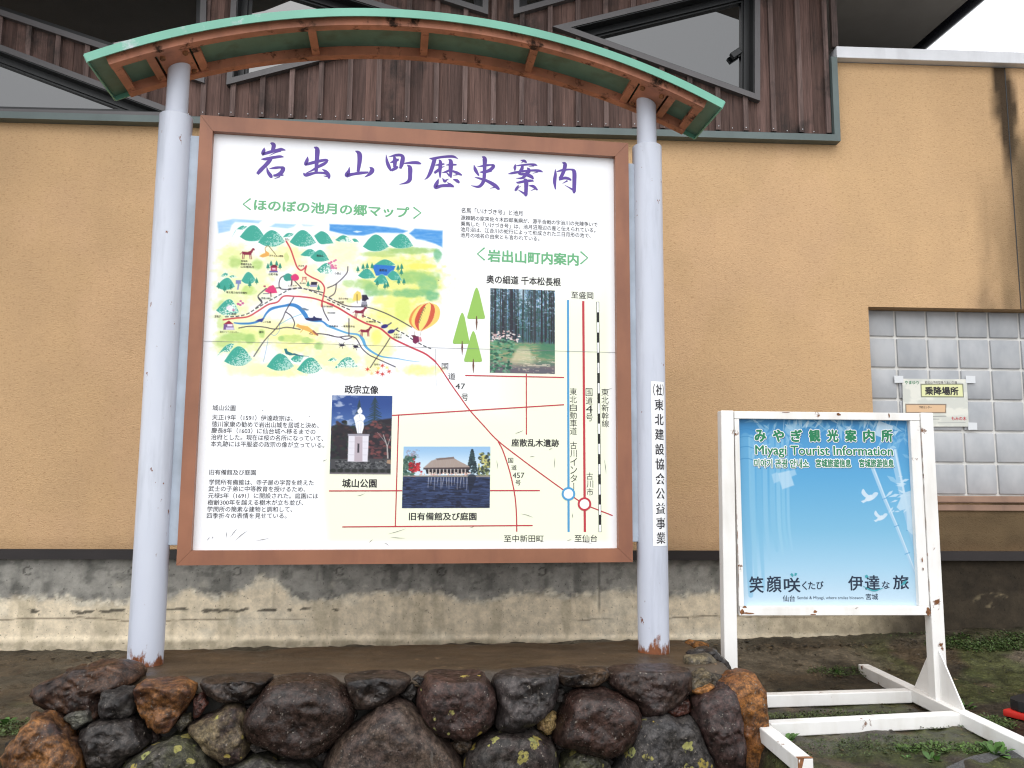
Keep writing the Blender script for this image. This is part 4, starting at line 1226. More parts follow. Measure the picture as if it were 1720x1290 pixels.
def paint_garden(c):
    X, Y = c.X, c.Y
    c.a = mixc(np.broadcast_to(np.array([150., 190, 226]), X.shape + (3,)).copy(), (206, 226, 240), sstep(0, 40, Y))
    r = random.Random(8)
    c.poly([(0, 54), (156, 52), (156, 114), (0, 114)], (40, 52, 84))
    c.a = np.where((Y > 56)[..., None], mixc(mixc(c.a, (66, 82, 122), .7 * sstep(.5, .62, fbm(X / 16, Y / 1.6, 220))), (24, 28, 46), .75 * sstep(.5, .62, fbm(X / 10, Y / 2.2, 221))), c.a)
    for i in range(90):
        c.blob(r.uniform(0, 20), r.uniform(18, 52), r.uniform(2, 5), r.uniform(2, 4), r.choice([(58, 96, 84), (44, 76, 70), (84, 112, 96)]), .9, .4, i % 7)
    for i in range(60):
        c.blob(r.uniform(4, 28), r.uniform(6, 20), r.uniform(1, 2.5), 1.4, (146, 140, 156), .6, .5, i % 7)
    for i in range(80):
        c.blob(22 + r.gauss(0, 6), 38 + r.gauss(0, 6), r.uniform(1.5, 3.5), r.uniform(1.2, 2.5), r.choice([(176, 40, 50), (206, 62, 66), (120, 36, 46)]), .9, .4, i % 7)
    for i in range(200):
        y = r.uniform(6, 50); w_ = (y - 4) / 46 * 11
        c.blob(123 + r.uniform(-w_, w_), y, 2.6, 2, r.choice([(40, 60, 66), (58, 80, 82), (30, 44, 52)]), .9, .4, i % 7)
    for i in range(120):
        c.blob(r.uniform(134, 156), r.uniform(12, 54), r.uniform(2, 4), r.uniform(2, 3), r.choice([(196, 190, 110), (120, 130, 84), (60, 72, 60), (44, 54, 54)]), .85, .4, i % 7)
    c.poly([(36, 39), (50, 26), (64, 21), (88, 20), (100, 27), (118, 36), (119, 40)], (166, 150, 142), 1, 1, lambda x, y: .85 + .3 * fbm(x / 1.2, y / 5, 222))
    c.poly([(58, 22), (90, 19), (91, 22), (60, 25)], (120, 104, 100)); c.poly([(36, 39), (119, 38), (120, 42), (36, 42)], (70, 60, 64)); c.poly([(40, 42), (118, 42), (116, 50), (42, 50)], (40, 36, 42))
    for x in np.arange(46, 116, 6.5):
        c.stroke([(x, 42), (x, 51)], (226, 214, 206), 1.6)
    for i in range(70):
        c.blob(r.uniform(30, 122), r.uniform(48, 53), 1.8, 1.3, r.choice([(232, 214, 200), (206, 150, 140), (246, 238, 230)]), .9, .4, i % 5)
    c.poly([(0, 53), (156, 53), (156, 56), (0, 55)], (150, 142, 132))
    for x in np.arange(46, 116, 5.2):
        c.stroke([(x + r.uniform(-1, 1), 57, 1.6), (x + r.uniform(-2, 2), 70 + r.uniform(0, 10), .6)], (196, 196, 208), 1, .7)
    c.stroke([(123, 58, 16), (120, 84, 3)], (24, 30, 46), 1, .7)
photo('garden_photo', [(678, 750), (823.7, 750), (822.6, 853), (675, 853.5)], 156, 112, paint_garden)

# lettering and road diagram
sh = Sheet(lambda x, y: tuple(board(x, y, POFF)), lambda u, v, l: sw(u, POFF - l, v))
# brush-written title: strokes of (x, y, width), each row measured in an enlargement of the photograph's title
def title(ox, oy, strokes):
    for i, st in enumerate(strokes):
        q = smooth([(ox + a * .0814, oy + b * .0814, max(w * 1.18, 6) * .0814) for a, b, w in st], 5)
        sh.strip(q, 1, 'purple', 0.0006 + 0.00007 * i)
title(420, 230, [
    [(418, 128, 12), (455, 140, 55), (490, 180, 75), (465, 290, 62)], [(295, 222, 8), (285, 280, 60), (262, 345, 60), (275, 352, 50), (420, 310, 55), (560, 272, 45), (650, 258, 50), (732, 275, 14)], [(640, 285, 30), (520, 325, 20), (400, 388, 5)],
    [(220, 460, 5), (320, 456, 50), (480, 425, 50), (620, 405, 45), (695, 415, 12)], [(440, 450, 50), (380, 520, 70), (300, 605, 65), (220, 685, 70), (150, 765, 50)],
    [(345, 618, 8), (370, 720, 50), (430, 808, 65), (458, 842, 20)], [(400, 655, 10), (520, 638, 45), (630, 630, 40), (685, 655, 70), (640, 740, 70), (545, 790, 50), (480, 795, 30)], [(560, 785, 40), (690, 790, 22)], [(620, 815, 25), (500, 868, 4)]])
title(420, 230, [
    [(1318, 208, 12), (1385, 260, 80), (1380, 450, 75), (1362, 742, 55)], [(1190, 405, 6), (1178, 480, 60), (1150, 555, 62), (1170, 565, 45), (1300, 530, 55), (1470, 490, 50), (1570, 478, 45), (1612, 500, 30)],
    [(1600, 505, 30), (1520, 560, 55), (1400, 620, 50), (1280, 690, 30), (1160, 745, 10)], [(1100, 742, 10), (1155, 785, 62), (1350, 742, 38), (1520, 745, 40), (1590, 770, 40)], [(1485, 668, 8), (1560, 710, 50), (1618, 790, 68), (1630, 862, 28)], [(1590, 815, 30), (1510, 805, 4)]])
title(560, 230, [
    [(450, 290, 8), (510, 320, 60), (542, 380, 85), (538, 520, 75), (508, 720, 50)], [(330, 618, 6), (318, 700, 50), (285, 780, 90), (300, 790, 70), (400, 768, 50), (560, 745, 52), (725, 732, 32)], [(745, 618, 8), (800, 680, 80), (750, 765, 55), (640, 832, 5)]])
title(560, 230, [
    [(1088, 368, 6), (1105, 500, 50), (1145, 610, 62), (1192, 702, 30)], [(1140, 412, 6), (1280, 380, 45), (1390, 378, 50), (1432, 430, 70), (1412, 550, 75), (1378, 655, 40)], [(1170, 535, 8), (1260, 500, 55), (1350, 465, 35)], [(1250, 400, 30), (1270, 480, 70), (1265, 625, 55)], [(1195, 695, 40), (1290, 640, 58), (1335, 615, 25)],
    [(1450, 548, 18), (1600, 532, 45), (1720, 532, 55), (1775, 545, 42), (1815, 560, 8)], [(1525, 580, 14), (1580, 640, 75), (1582, 800, 70), (1570, 890, 70), (1500, 945, 40), (1360, 980, 4)]])
title(700, 240, [
    [(260, 322, 8), (340, 325, 45), (520, 292, 42), (740, 282, 45), (848, 325, 12)], [(370, 330, 70), (330, 470, 70), (280, 610, 65), (225, 705, 40), (160, 762, 5)], [(370, 462, 8), (470, 450, 40), (572, 435, 22)], [(455, 345, 10), (488, 400, 58), (480, 550, 60), (482, 718, 22)], [(475, 530, 38), (420, 580, 50), (362, 622, 40)], [(500, 510, 28), (575, 485, 5)],
    [(600, 458, 8), (700, 450, 40), (822, 452, 22)], [(655, 335, 10), (702, 390, 72), (700, 560, 70), (705, 718, 28)], [(690, 555, 35), (600, 598, 35), (520, 615, 5)], [(605, 605, 10), (685, 685, 40)], [(740, 580, 30), (840, 622, 50), (932, 668, 22)], [(840, 655, 20), (750, 672, 4)],
    [(450, 740, 8), (420, 820, 58), (388, 895, 72), (410, 915, 60), (520, 885, 50), (660, 882, 50), (772, 910, 12)], [(628, 815, 5), (690, 858, 40), (755, 895, 25)], [(530, 728, 8), (575, 790, 50), (615, 765, 25), (662, 742, 5)], [(750, 750, 10), (830, 782, 55), (880, 825, 28)]])
title(700, 240, [
    [(1180, 458, 12), (1212, 560, 60), (1282, 678, 26)], [(1250, 495, 8), (1400, 470, 40), (1540, 455, 30), (1585, 480, 58), (1525, 550, 60), (1440, 590, 50)], [(1295, 605, 8), (1400, 600, 50), (1550, 580, 22)], [(1345, 282, 8), (1400, 330, 75), (1400, 500, 65), (1390, 720, 60), (1355, 835, 60), (1270, 905, 45), (1115, 880, 4)], [(1195, 710, 8), (1300, 735, 35), (1450, 785, 50), (1600, 870, 65), (1685, 945, 48), (1706, 968, 8)], [(1610, 915, 22), (1510, 940, 4)]])
title(840, 240, [
    [(420, 358, 8), (500, 375, 50), (550, 412, 16)], [(470, 388, 18), (432, 422, 4)], [(315, 435, 6), (305, 510, 50), (305, 588, 8)], [(320, 475, 10), (440, 460, 30), (600, 445, 35), (710, 450, 40), (768, 470, 10)], [(700, 475, 20), (590, 487, 4)], [(462, 455, 38), (448, 540, 60), (395, 620, 45), (420, 645, 40), (520, 650, 50), (640, 695, 60), (688, 748, 22)],
    [(558, 512, 12), (592, 570, 70), (530, 660, 60), (450, 725, 38), (325, 730, 5)], [(165, 640, 8), (260, 622, 40), (420, 595, 40), (620, 570, 35), (800, 575, 45), (884, 602, 8)], [(780, 600, 20), (670, 632, 4)], [(335, 805, 8), (370, 820, 35), (520, 790, 45), (640, 780, 40), (697, 792, 10)], [(485, 740, 10), (535, 790, 70), (535, 950, 65), (530, 1070, 58), (532, 1105, 16)], [(515, 1055, 40), (440, 1010, 25), (375, 970, 4)],
    [(380, 865, 6), (350, 930, 50), (308, 988, 32)], [(365, 930, 15), (435, 888, 4)], [(590, 880, 8), (690, 900, 50), (772, 975, 22)], [(725, 945, 20), (630, 990, 4)]])
title(840, 240, [
    [(1138, 540, 6), (1140, 650, 50), (1125, 800, 60), (1142, 960, 20)], [(1165, 595, 14), (1280, 565, 40), (1460, 550, 30), (1528, 600, 70), (1532, 800, 70), (1528, 1000, 60), (1545, 1032, 16)], [(1515, 975, 40), (1420, 920, 20), (1330, 870, 4)], [(1280, 405, 10), (1338, 440, 65), (1320, 560, 65), (1270, 680, 60), (1228, 745, 50)], [(1215, 765, 28), (1330, 725, 50), (1420, 742, 45), (1468, 775, 22)], [(1390, 780, 30), (1285, 840, 4)]])
sh.text('ほのぼの池月の郷マップ', 427, 688, 334, 353.5, 'green', 0.028)
sh.text('岩出山町内案内', 819, 972, 418.6, 440, 'green', 0.03)
for (xa, xb, yc, hh) in ((408.5, 421, 343, 9.5), (707, 694.5, 357.5, 9.5), (802, 814, 426.5, 10.5), (987, 975, 433, 10.5)):
    sh.strip([(xb, yc - hh), (xa, yc), (xb, yc + hh)], 2.5, 'green')
for t, x0, x1, a, b in (('名馬「いけづき号」と池月', 774.7, 877.5, 348.5, 357.5), ('源頼朝の家来佐々木四郎高綱が、源平合戦の宇治川の先陣争いで', 774, 1003.5, 361.5, 369.5), ('乗馬した「いけづき号」は、池月沼周辺の産と伝えられている。', 774, 1000, 371.5, 379.5),
                        ('池月沼は、江合川の蛇行によって形成された三日月形の池で、', 773.5, 992, 381, 389), ('池月の地名の由来とも言われている。', 773.5, 906, 390.5, 398.5),
                        ('城山公園', 357.4, 395.8, 680, 689.5), ('天正19年（1591）伊達政宗は、', 356.6, 492, 695.8, 705.4), ('徳川家康の勧めで岩出山城を居城と決め、', 356, 535.7, 707, 716.8), ('慶長8年（1603）に仙台城へ移るまでの', 355.3, 530, 718, 727.4),
                        ('治府とした。現在は桜の名所になっていて、', 354.8, 543, 729, 738.6), ('本丸跡には平服姿の政宗の像が立っている。', 354.4, 545, 740.4, 750), ('旧有備館及び庭園', 352, 430, 788.4, 797.6),
                        ('学問所有備館は、寺子屋の学習を終えた', 351.4, 527, 805, 814.4), ('武士の子弟に中等教育を授けるため、', 350.4, 513, 816, 825.4), ('元禄5年（1691）に開設された。庭園には', 349.8, 534.5, 827.6, 837), ('樹齢300年を越える樹木が立ち並び、', 349.2, 509.5, 839, 848.4),
                        ('学問所の簡素な建物と調和して、', 348.4, 491, 850.4, 859.8), ('四季折々の表情を見せている。', 347.8, 481.5, 861.4, 870.8)):
    sh.text(t, x0, x1, a, b, 'black', 0.004)
for t, x0, x1, a, b, bo in (('奥の細道 千本松長根', 817, 942, 461.5, 476, .022), ('政宗立像', 579, 636, 646.5, 661, .026), ('城山公園', 575, 633, 804, 819, .026), ('旧有備館及び庭園', 687, 800.5, 860.5, 874, .022), ('座散乱木遺跡', 859, 939, 736.6, 750, .024),
                            ('至盛岡', 959.5, 996.4, 489.3, 501, .006), ('至中新田町', 846.5, 913, 898.5, 910.8, .006), ('至仙台', 965, 1003, 898, 910.5, .006)):
    sh.text(t, x0, x1, a, b, 'black', bo)
for t, x0, x1, a, b in (('国', 742, 753, 609.5, 620.5), ('道', 753, 765, 626, 637.5), ('47', 765, 781.4, 643.8, 653.4), ('号', 775.3, 786.5, 661, 673), ('国', 853.5, 862, 769, 777.4), ('道', 859, 867.8, 781, 789.4), ('457', 861, 880.7, 793.6, 803), ('号', 866, 874.6, 806, 815)):
    sh.text(t, x0, x1, a, b, 'black', .004)
sh.vtext('東北自動車道', 962.8, 963.2, 651, 730.5, w=11.6); sh.vtext('古川インター', 963.2, 963.8, 741, 824, w=11.2); sh.vtext('国道4号', 989.3, 989.8, 651.5, 708, w=11.4); sh.vtext('東北新幹線', 1016, 1016.8, 652, 718, w=12); sh.vtext('古川市', 990.5, 991, 793, 833, w=11)
L1, L2, L3, L4 = 0.0007, 0.0010, 0.0013, 0.0016
sh.strip(smooth([(729, 605.2), (740, 618.5), (756, 643), (773, 667), (789, 689), (812, 714.5), (836.5, 740.5), (879.5, 774), (920, 804), (955, 829), (981, 846.5), (1006, 857), (1029, 866)]), 2.0, 'red', L1)
sh.strip(smooth([(836.5, 741), (844.6, 757), (856, 791.6), (864.2, 829), (867.3, 861), (868, 893)]), 2.0, 'red', 0.0008)
sh.strip([(781.3, 630.6), (947.5, 634)], 2.0, 'red', 0.0009); sh.strip([(884, 627.5), (884.2, 730)], 1.8, 'red', L2)
sh.strip([(658.5, 697.8), (947.4, 679.8)], 2.0, 'red', 0.0009); sh.strip([(669.5, 697), (664, 885)], 1.8, 'red', L2)
sh.strip([(552.6, 824.6), (675.5, 824.2)], 2.0, 'red', 0.0012); sh.strip([(823.2, 824), (906.7, 824)], 2.0, 'red', 0.0012); sh.strip([(575, 885), (894.6, 882.6)], 2.0, 'red', 0.0011)
sh.strip([(954, 504), (955, 893.5)], 3.6, 'blue', L2); sh.strip([(979.6, 505.8), (982.3, 893.5)], 3.8, 'red', L2)
sh.strip([(1004, 507), (1007.8, 893.5)], 4.6, 'rail', 0.0009)
for i in range(0, 23, 2):
    a, b = 507.6 + i * 17.0, min(507.6 + (i + 1) * 17.0, 893)
    sh.strip([(1004 + 3.8 * (a - 507) / 386.5, a), (1004 + 3.8 * (b - 507) / 386.5, b)], 3.0, 'white', L3)
for x, y, c in ((954.7, 829.5, 'blue'), (981.6, 846.6, 'red')):
    sh.disc(x, y, 9, 'white', L3); sh.ring(x, y, 11.4, 3.4, c, L4)
for ax, ay, bx0, bx1, by in ((800.5, 483, 784.3, 815, 535.6), (776.3, 525, 760, 789, 577.6), (795, 556, 779, 810, 607.8)):
    sh.poly([(ax - 1.5, ay + 1.2), (ax, ay), (ax + 1.5, ay + 1.2), (ax + 4, ay + 7), (bx1 - .6, by - 4), (bx1 - .6, by - 1), (bx1 - 3, by), (bx0 + 3, by), (bx0 + .6, by - 1), (bx0 + .6, by - 4), (ax - 4, ay + 7)], 'leaf', L2 if ay != 556 else L3)
    sh.poly([(ax - .6, by - 5), (ax + .4, by - 5), (ax + 1.6, by + 6), (ax + .2, by + 19), (ax - .2, by + 19), (ax - 1.6, by + 6)], 'trunk', L4)
sh.strip([(320, 572.6), (560, 578), (740, 584.4), (1036, 592.2)], 0.55, 'hair', 0.0019)
sh.strip([(731.2, 586), (732.6, 648)], 0.5, 'hair', 0.0005)
rs = random.Random(12)
for (x, y, dx, dy) in [(381, 893, -1, 10), (398, 888, -11, 14), (416, 891, -21, 17), (352, 902, -4, 6), (358, 900, -2, 5), (430, 908, 22, -4), (542, 775, 7, -3), (600, 833, 13, -4), (652, 897, 30, -9), (655, 902, 26, 2), (620, 912, 6, -6), (645, 912, 8, 5), (865, 728, 14, -5), (932, 768, -1, 18), (834, 773, 1, 14), (890, 767, 8, 0), (922, 756, 6, -3), (1015, 772, 3, 24), (875, 863, 20, 6), (962, 862, 0, 8), (902, 905, 12, 5), (952, 908, 8, -2), (972, 909, 22, 4), (1012, 655, 16, -3), (518, 700, 3, -1), (735, 470, 3, 2), (790, 886, 6, -2), (440, 690, 3, 0)]:
    q = [(x, y, .15), (x + dx * .5 + rs.uniform(-1, 1), y + dy * .5 + rs.uniform(-1, 1), .75), (x + dx, y + dy, .15)]
    sh.strip(q, 1, 'black', 0.002)
# captions of the picture map
for t, x0, x1, a, b in (('宮城県', 405, 416, 436.5, 440), ('軽種馬協会', 404.5, 423, 441.6, 445.2), ('山形種馬所', 404.5, 427, 446.2, 449.8), ('天平ろまん館跡', 452.5, 476, 427.5, 431), ('日影不動', 451.5, 467, 458.7, 462.3), ('東北電力池月発電所', 380, 415.5, 489, 492.6), ('荒雄川神社', 439, 455.5, 499, 502.6),
                        ('至花山', 478.5, 486, 400, 403.6), ('天王寺', 501, 511, 444.6, 448), ('鵙目山', 532, 543, 427.4, 431.2), ('小黒山', 562, 573, 457, 461), ('薬師池', 637, 650, 451.5, 455.6), ('至鳴子', 360.5, 371, 529.3, 533.5), ('小黒崎', 385, 397, 525.3, 529), ('岩出リゾートセンター', 369.5, 401, 555.3, 558.7), ('鎌田', 435.5, 442.5, 555.5, 559.4), ('二ツ石堰', 441.5, 455, 538.6, 542.4),
                        ('上宮カヤ', 483, 499, 478, 481), ('真山神社', 503.5, 514, 474, 477), ('池月小学校', 568.5, 585, 499.6, 503), ('池月駅', 567, 578, 505.5, 509.2), ('旧本家', 607, 617, 511.3, 514.6), ('池月郵便局', 543, 559, 513, 516), ('池月診療所', 550, 563.5, 523.8, 526.8), ('池月農協', 553, 568, 546, 549), ('一栗高等学校', 573, 596, 546, 549.6), ('有備館駅', 615, 632, 538.5, 541.5), ('大和ナス', 661, 675, 560, 563.4), ('出荷組合', 661, 675, 564.6, 568), ('国見分', 628.5, 638.5, 610.5, 613.6)):
    sh.text(t, x0, x1, a, b, 'black', 0.006, lift=0.0012)
sh.done('lettering', panel)

# posts: wide lower tube, collar, thinner tube up to the canopy; the right one carries a paper strip
PO = 0.035
for i, u in enumerate((-0.107, 1.994)):
    mb = MB()
    c0 = sw(u, PO, -0.40); c1 = sw(u, PO, 1.897)
    mb.tube(c0, c1, 0.068, 0.068, 48, cap=False)
    mb.tube(sw(u, PO, 1.897), sw(u, PO, 1.9005), 0.068, 0.064, 48, cap=False)
    mb.tube(sw(u, PO, 1.9005), sw(u, PO, 1.9015), 0.064, 0.0465, 48, cap=False)
    p_ = build('post', mb, M['post_base'], brd, smooth=True, sharp=35)
    mb = MB()
    zt = ARC[1] + math.sqrt(3.085 ** 2 - (u - ARC[0]) ** 2)
    mb.tube(sw(u, PO, 1.895), sw(u, PO, zt + 0.02), 0.0455, 0.0455, 40)
    build('upper_tube', mb, M['post'], p_, smooth=True, sharp=35)
    if i == 1:
        # strip of paper wrapped on the tube, its writing wrapped with it
        def wrap(s_, z, l):
            a = s_ / 0.068
            return sw(u + (0.068 + l) * math.sin(a), PO - (0.068 + l) * math.cos(a), z)
        pu = lambda x, y: board(x, y, PO - 0.06)
        zt_, zb_ = pu(1100, 641)[1], pu(1104, 917)[1]
        sa, sb = -0.017, 0.056
        mb = MB()
        n_ = 16
        V = [wrap(sa + (sb - sa) * j / n_, z, 0.0008) for z in (zb_, zt_) for j in range(n_ + 1)]
        mb.add(V, [(j, j + 1, n_ + 2 + j, n_ + 1 + j) for j in range(n_)], mi=0)
        chars = ['社', '東', '北', '建', '設', '協', '会', '公', '益', '事', '業']
        nn = len(mb.f)
        for j, ch in enumerate(chars):
            V, F = glyphs(ch)
            a, b = V.min(0), V.max(0)
            yc = 655 + (903.5 - 655) * j / 10 if j else 655
            zc_ = pu(1102, yc)[1]
            hw = 0.0145 if j == 0 else 0.0225
            hh = 0.024
            sm = (sa + sb) / 2 + 0.001
            Wv = (V - a) / (b - a)
            for i2, (dx, dy) in enumerate(BOLD[:5]):
                mb.add([wrap(sm - hw + 2 * hw * q[0] + dx * .0009, zc_ - hh + 2 * hh * q[1] + dy * .0009, 0.0016 + .00003 * i2) for q in Wv], F, mi=1)
            if j == 0:
                for t, sg in (('（', -1), ('）', 1)):
                    V, F = glyphs(t); a, b = V.min(0), V.max(0); Wv = (V - a) / (b - a)
                    so = sm + sg * 0.024
                    mb.add([wrap(so - .005 + .01 * q[0], zc_ - .026 + .052 * q[1], 0.0016) for q in Wv], F, mi=1)
        tag(build('paper_strip', mb, [M['ink_white'], M['ink_black']], p_, recalc=False), 'white paper strip with black vertical writing')
# brackets that hold the frame between the posts
for ua, ub, z0, z1 in ((-0.048, 0.002, 0.078, 1.815), (1.893, 1.940, 0.085, 1.812)):
    mb = MB(); mb.box((ua, 0.022, z0), (ub, 0.062, z1), S3, bevel=0.003)
    build('bracket', mb, M['bracket'], brd)

# curved canopy
def arc_pt(ang, r, off):
    return sw(ARC[0] + r * math.sin(ang), off, ARC[1] + r * math.cos(ang))
def arc_bar(mb, a0, a1, r0, r1, o0, o1, n=56):
    V = []
    for i in range(n + 1):
        a = a0 + (a1 - a0) * i / n
        V += [arc_pt(a, r, o) for r, o in ((r0, o0), (r0, o1), (r1, o1), (r1, o0))]
    F = [(4 * i + j, 4 * i + (j + 1) % 4, 4 * i + 4 + (j + 1) % 4, 4 * i + 4 + j) for i in range(n) for j in range(4)]
    F += [(0, 1, 2, 3), (4 * n + 3, 4 * n + 2, 4 * n + 1, 4 * n)]
    mb.add(V, F)
AE = 0.447
mb = MB()
arc_bar(mb, -AE, AE, 3.124, 3.134, -0.170, 0.170)
arc_bar(mb, -AE - .0006, AE + .0006, 3.101, 3.1365, -0.176, -0.1705); arc_bar(mb, -AE - .0006, AE + .0006, 3.101, 3.1365, 0.1705, 0.176)
for s in (-1, 1):
    a = s * AE
    arc_bar(mb, a, a + s * 0.002, 3.101, 3.1365, -0.170, 0.170, 1)
roof = build('canopy', mb, M['roof_green'], brd, smooth=True, sharp=30)
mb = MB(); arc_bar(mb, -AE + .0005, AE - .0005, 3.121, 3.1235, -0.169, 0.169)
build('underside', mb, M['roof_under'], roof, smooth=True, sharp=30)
AB = 0.425
for o0, o1 in ((-0.146, -0.106), (0.106, 0.146)):
    mb = MB(); arc_bar(mb, -AB, AB, 3.078, 3.120, o0, o1)
    build('roof_beam', mb, M['roof_beam'], brd, smooth=True, sharp=30)
ua_ = [board(x, 60, 0)[0] for x in (527, 713, 893)]
for u in [ARC[0] + 3.1 * math.sin(-AB + .006), ua_[0], ua_[1], ua_[2], ARC[0] + 3.1 * math.sin(AB - .006), -0.107 - .088, -0.107 + .088, 1.994 - .088, 1.994 + .088]:
    a = math.asin((u - ARC[0]) / 3.1)
    mb = MB(); arc_bar(mb, a - 0.0055, a + 0.0055, 3.082, 3.119, -0.1055, 0.1055, 1)
    build('roof_rib', mb, M['roof_beam'], brd)
for u in (-0.107, 1.994):
    a = math.asin((u - ARC[0]) / 3.1)
    mb = MB(); arc_bar(mb, a - 0.0215, a + 0.0215, 3.083, 3.092, -0.1, 0.1, 2)
    mp_ = build('mounting_plate', mb, M['roof_beam'], brd)
    for da in (-.0155, .0155):
        for o in (-0.078, 0.078):
            mb = MB(); mb.tube(arc_pt(a + da, 3.083, o), arc_pt(a + da, 3.072, o), 0.012, 0.011, 6)
            build('bolt', mb, M['rust'], mp_)

# ------------------------------------------------------------------ stone plinth
SO = -0.285
plh = thing('stone_plinth', 'low wall of dark wet boulders with brown concrete top under the map board', 'stone wall', tuple(sw(0.95, 0.0, -0.75)), ANG)
mb = MB()
us, os_ = np.linspace(-0.30, 2.27, 130), np.linspace(-0.27, 0.345, 40)
Ug, Og = np.meshgrid(us, os_)
e_ = np.minimum(np.minimum(Ug + 0.30, 2.27 - Ug), np.minimum(Og + 0.27, 0.345 - Og))
zz = -0.388 + 0.016 * (fbm(Ug * 7, Og * 7, 301) - 0.5) + 0.02 * (fbm(Ug * 3, Og * 4, 302) - .5) * sstep(0.0, 0.25, np.abs(Og)) - 0.05 * sstep(0.05, 0.0, e_ - 0.03 * fbm(Ug * 9, Og * 9, 303))
zz += 0.028 * sstep(0.25, 0.33, Og) * (fbm(Ug * 6, Og * 2, 304) - .35)
P = EU * Ug[..., None] + EN * (Og + 0.02 * (fbm(Ug * 8, Og, 305) - .5))[..., None] + np.array([0, 0, 1.]) * zz[..., None]
grid_mesh('concrete_top', P, np.ones(Ug.shape + (3,)), M['cap'], plh, smooth=True)
mb = MB(); mb.box((-0.36, -0.245, -0.95), (2.20, 0.33, -0.43), S3); mb.box((-0.5, -0.22, -0.95), (-0.3, 0.2, -0.6), S3)
build('mortar_core', mb, M['mortar'], plh)

BRN, PUR, OCH, GRY, BLK, RED_, TAN = (0.022, 0.0135, 0.0115), (0.027, 0.0175, 0.0165), (0.15, 0.068, 0.022), (0.040, 0.037, 0.035), (0.0135, 0.0115, 0.0115), (0.060, 0.022, 0.016), (0.18, 0.12, 0.06)
LBR = (0.06, 0.031, 0.018)
GRN = (0.050, 0.052, 0.030)
def stone(px, c1, c2, lichen=0.0, dry=0.0, depth=0.10, off=SO, rough=0.016, sq=0.34, bulge=None, flat=True):
    """a boulder whose outline on the plinth's face is px"""
    pts = np.array([board(x, y, off) for x, y in px])
    c = pts.mean(0)
    q = pts - c
    ang = np.arctan2(q[:, 1], q[:, 0]); order = np.argsort(ang)
    ang, q = ang[order], q[order]
    n = 56
    T = np.linspace(-math.pi, math.pi, n, endpoint=False)
    R_ = np.empty(n)
    for i, t in enumerate(T):
        d = np.array([math.cos(t), math.sin(t)]); best = None
        for k_ in range(len(q)):
            a, b = q[k_], q[(k_ + 1) % len(q)]
            e = b - a
            den = d[0] * e[1] - d[1] * e[0]
            if abs(den) < 1e-12:
                continue
            r = (a[0] * e[1] - a[1] * e[0]) / den
            s_ = (a[0] * d[1] - a[1] * d[0]) / den
            if r > 0 and -1e-6 <= s_ <= 1 + 1e-6:
                best = r if best is None else max(best, r)
        R_[i] = best or 0.02
    R_ = (np.roll(R_, 1) + 2 * R_ + np.roll(R_, -1)) / 4 * 1.085
    size = R_.mean()
    dp = min(depth, size * 1.05) if bulge is None else bulge
    V, F = [], []
    seed = Vector((rng.random() * 90, rng.random() * 90, rng.random() * 90))
    front = list(np.linspace(0.0, 1.0, 26) ** 0.85)
    rings = [(q_, 1) for q_ in front] + [(q_, -1) for q_ in (0.97, 0.9, 0.75, 0.5, 0.0)]
    pw = 2.2 / sq * 0.8
    lump = min(1, size / .06)
    for s_, sg in rings:
        h_ = sg * max(0.0, 1 - s_ ** pw) ** 0.55
        for i, t in enumerate(T):
            rr = R_[i] * s_
            p_ = np.array([c[0] + math.cos(t) * rr, off - h_ * dp, c[1] + math.sin(t) * rr])
            v = Vector(p_)
            k1 = mnoise.fractal(v * 5.0 + seed, 0.9, 2.0, 4) * rough * 1.9 * lump
            k3 = -abs(mnoise.noise(v * 13 + seed)) * rough * 0.9 * lump
            k2 = mnoise.fractal(v * 34 + seed, 0.7, 2.1, 4) * rough * 0.40
            lw = s_ ** 5
            dirn = np.array([math.cos(t) * lw * 0.6, -(h_ if sg > 0 else h_ - .2) - 0.15, math.sin(t) * lw * 0.6])
            dirn /= np.linalg.norm(dirn) + 1e-6
            p_ = p_ + dirn * (k1 + k2 + k3)
            lid = -0.386 + 0.012 * mnoise.noise(v * 9 + seed)
            if flat and p_[2] > lid:
                p_[2] = lid + 0.15 * (p_[2] - lid)      # tops worn level with the concrete
            V.append(sw(*p_))
    for j in range(len(rings) - 1):
        for i in range(n):
            F.append((j * n + i, j * n + (i + 1) % n, (j + 1) * n + (i + 1) % n, (j + 1) * n + i))
    mb = MB(); mb.add(V, F, (*c1, lichen))
    o = build('stone', mb, M['stone'], plh, smooth=True)
    bm = bmesh.new(); bm.from_mesh(o.data); bmesh.ops.remove_doubles(bm, verts=bm.verts, dist=1e-5); bmesh.ops.recalc_face_normals(bm, faces=bm.faces); bm.to_mesh(o.data); bm.free()
    o.data.polygons.foreach_set('use_smooth', [True] * len(o.data.polygons))
    o.data.attributes.new('Alt', 'FLOAT_COLOR', 'POINT').data.foreach_set('color', np.tile(np.array([*c2, dry], np.float32), len(o.data.vertices)))
    return o
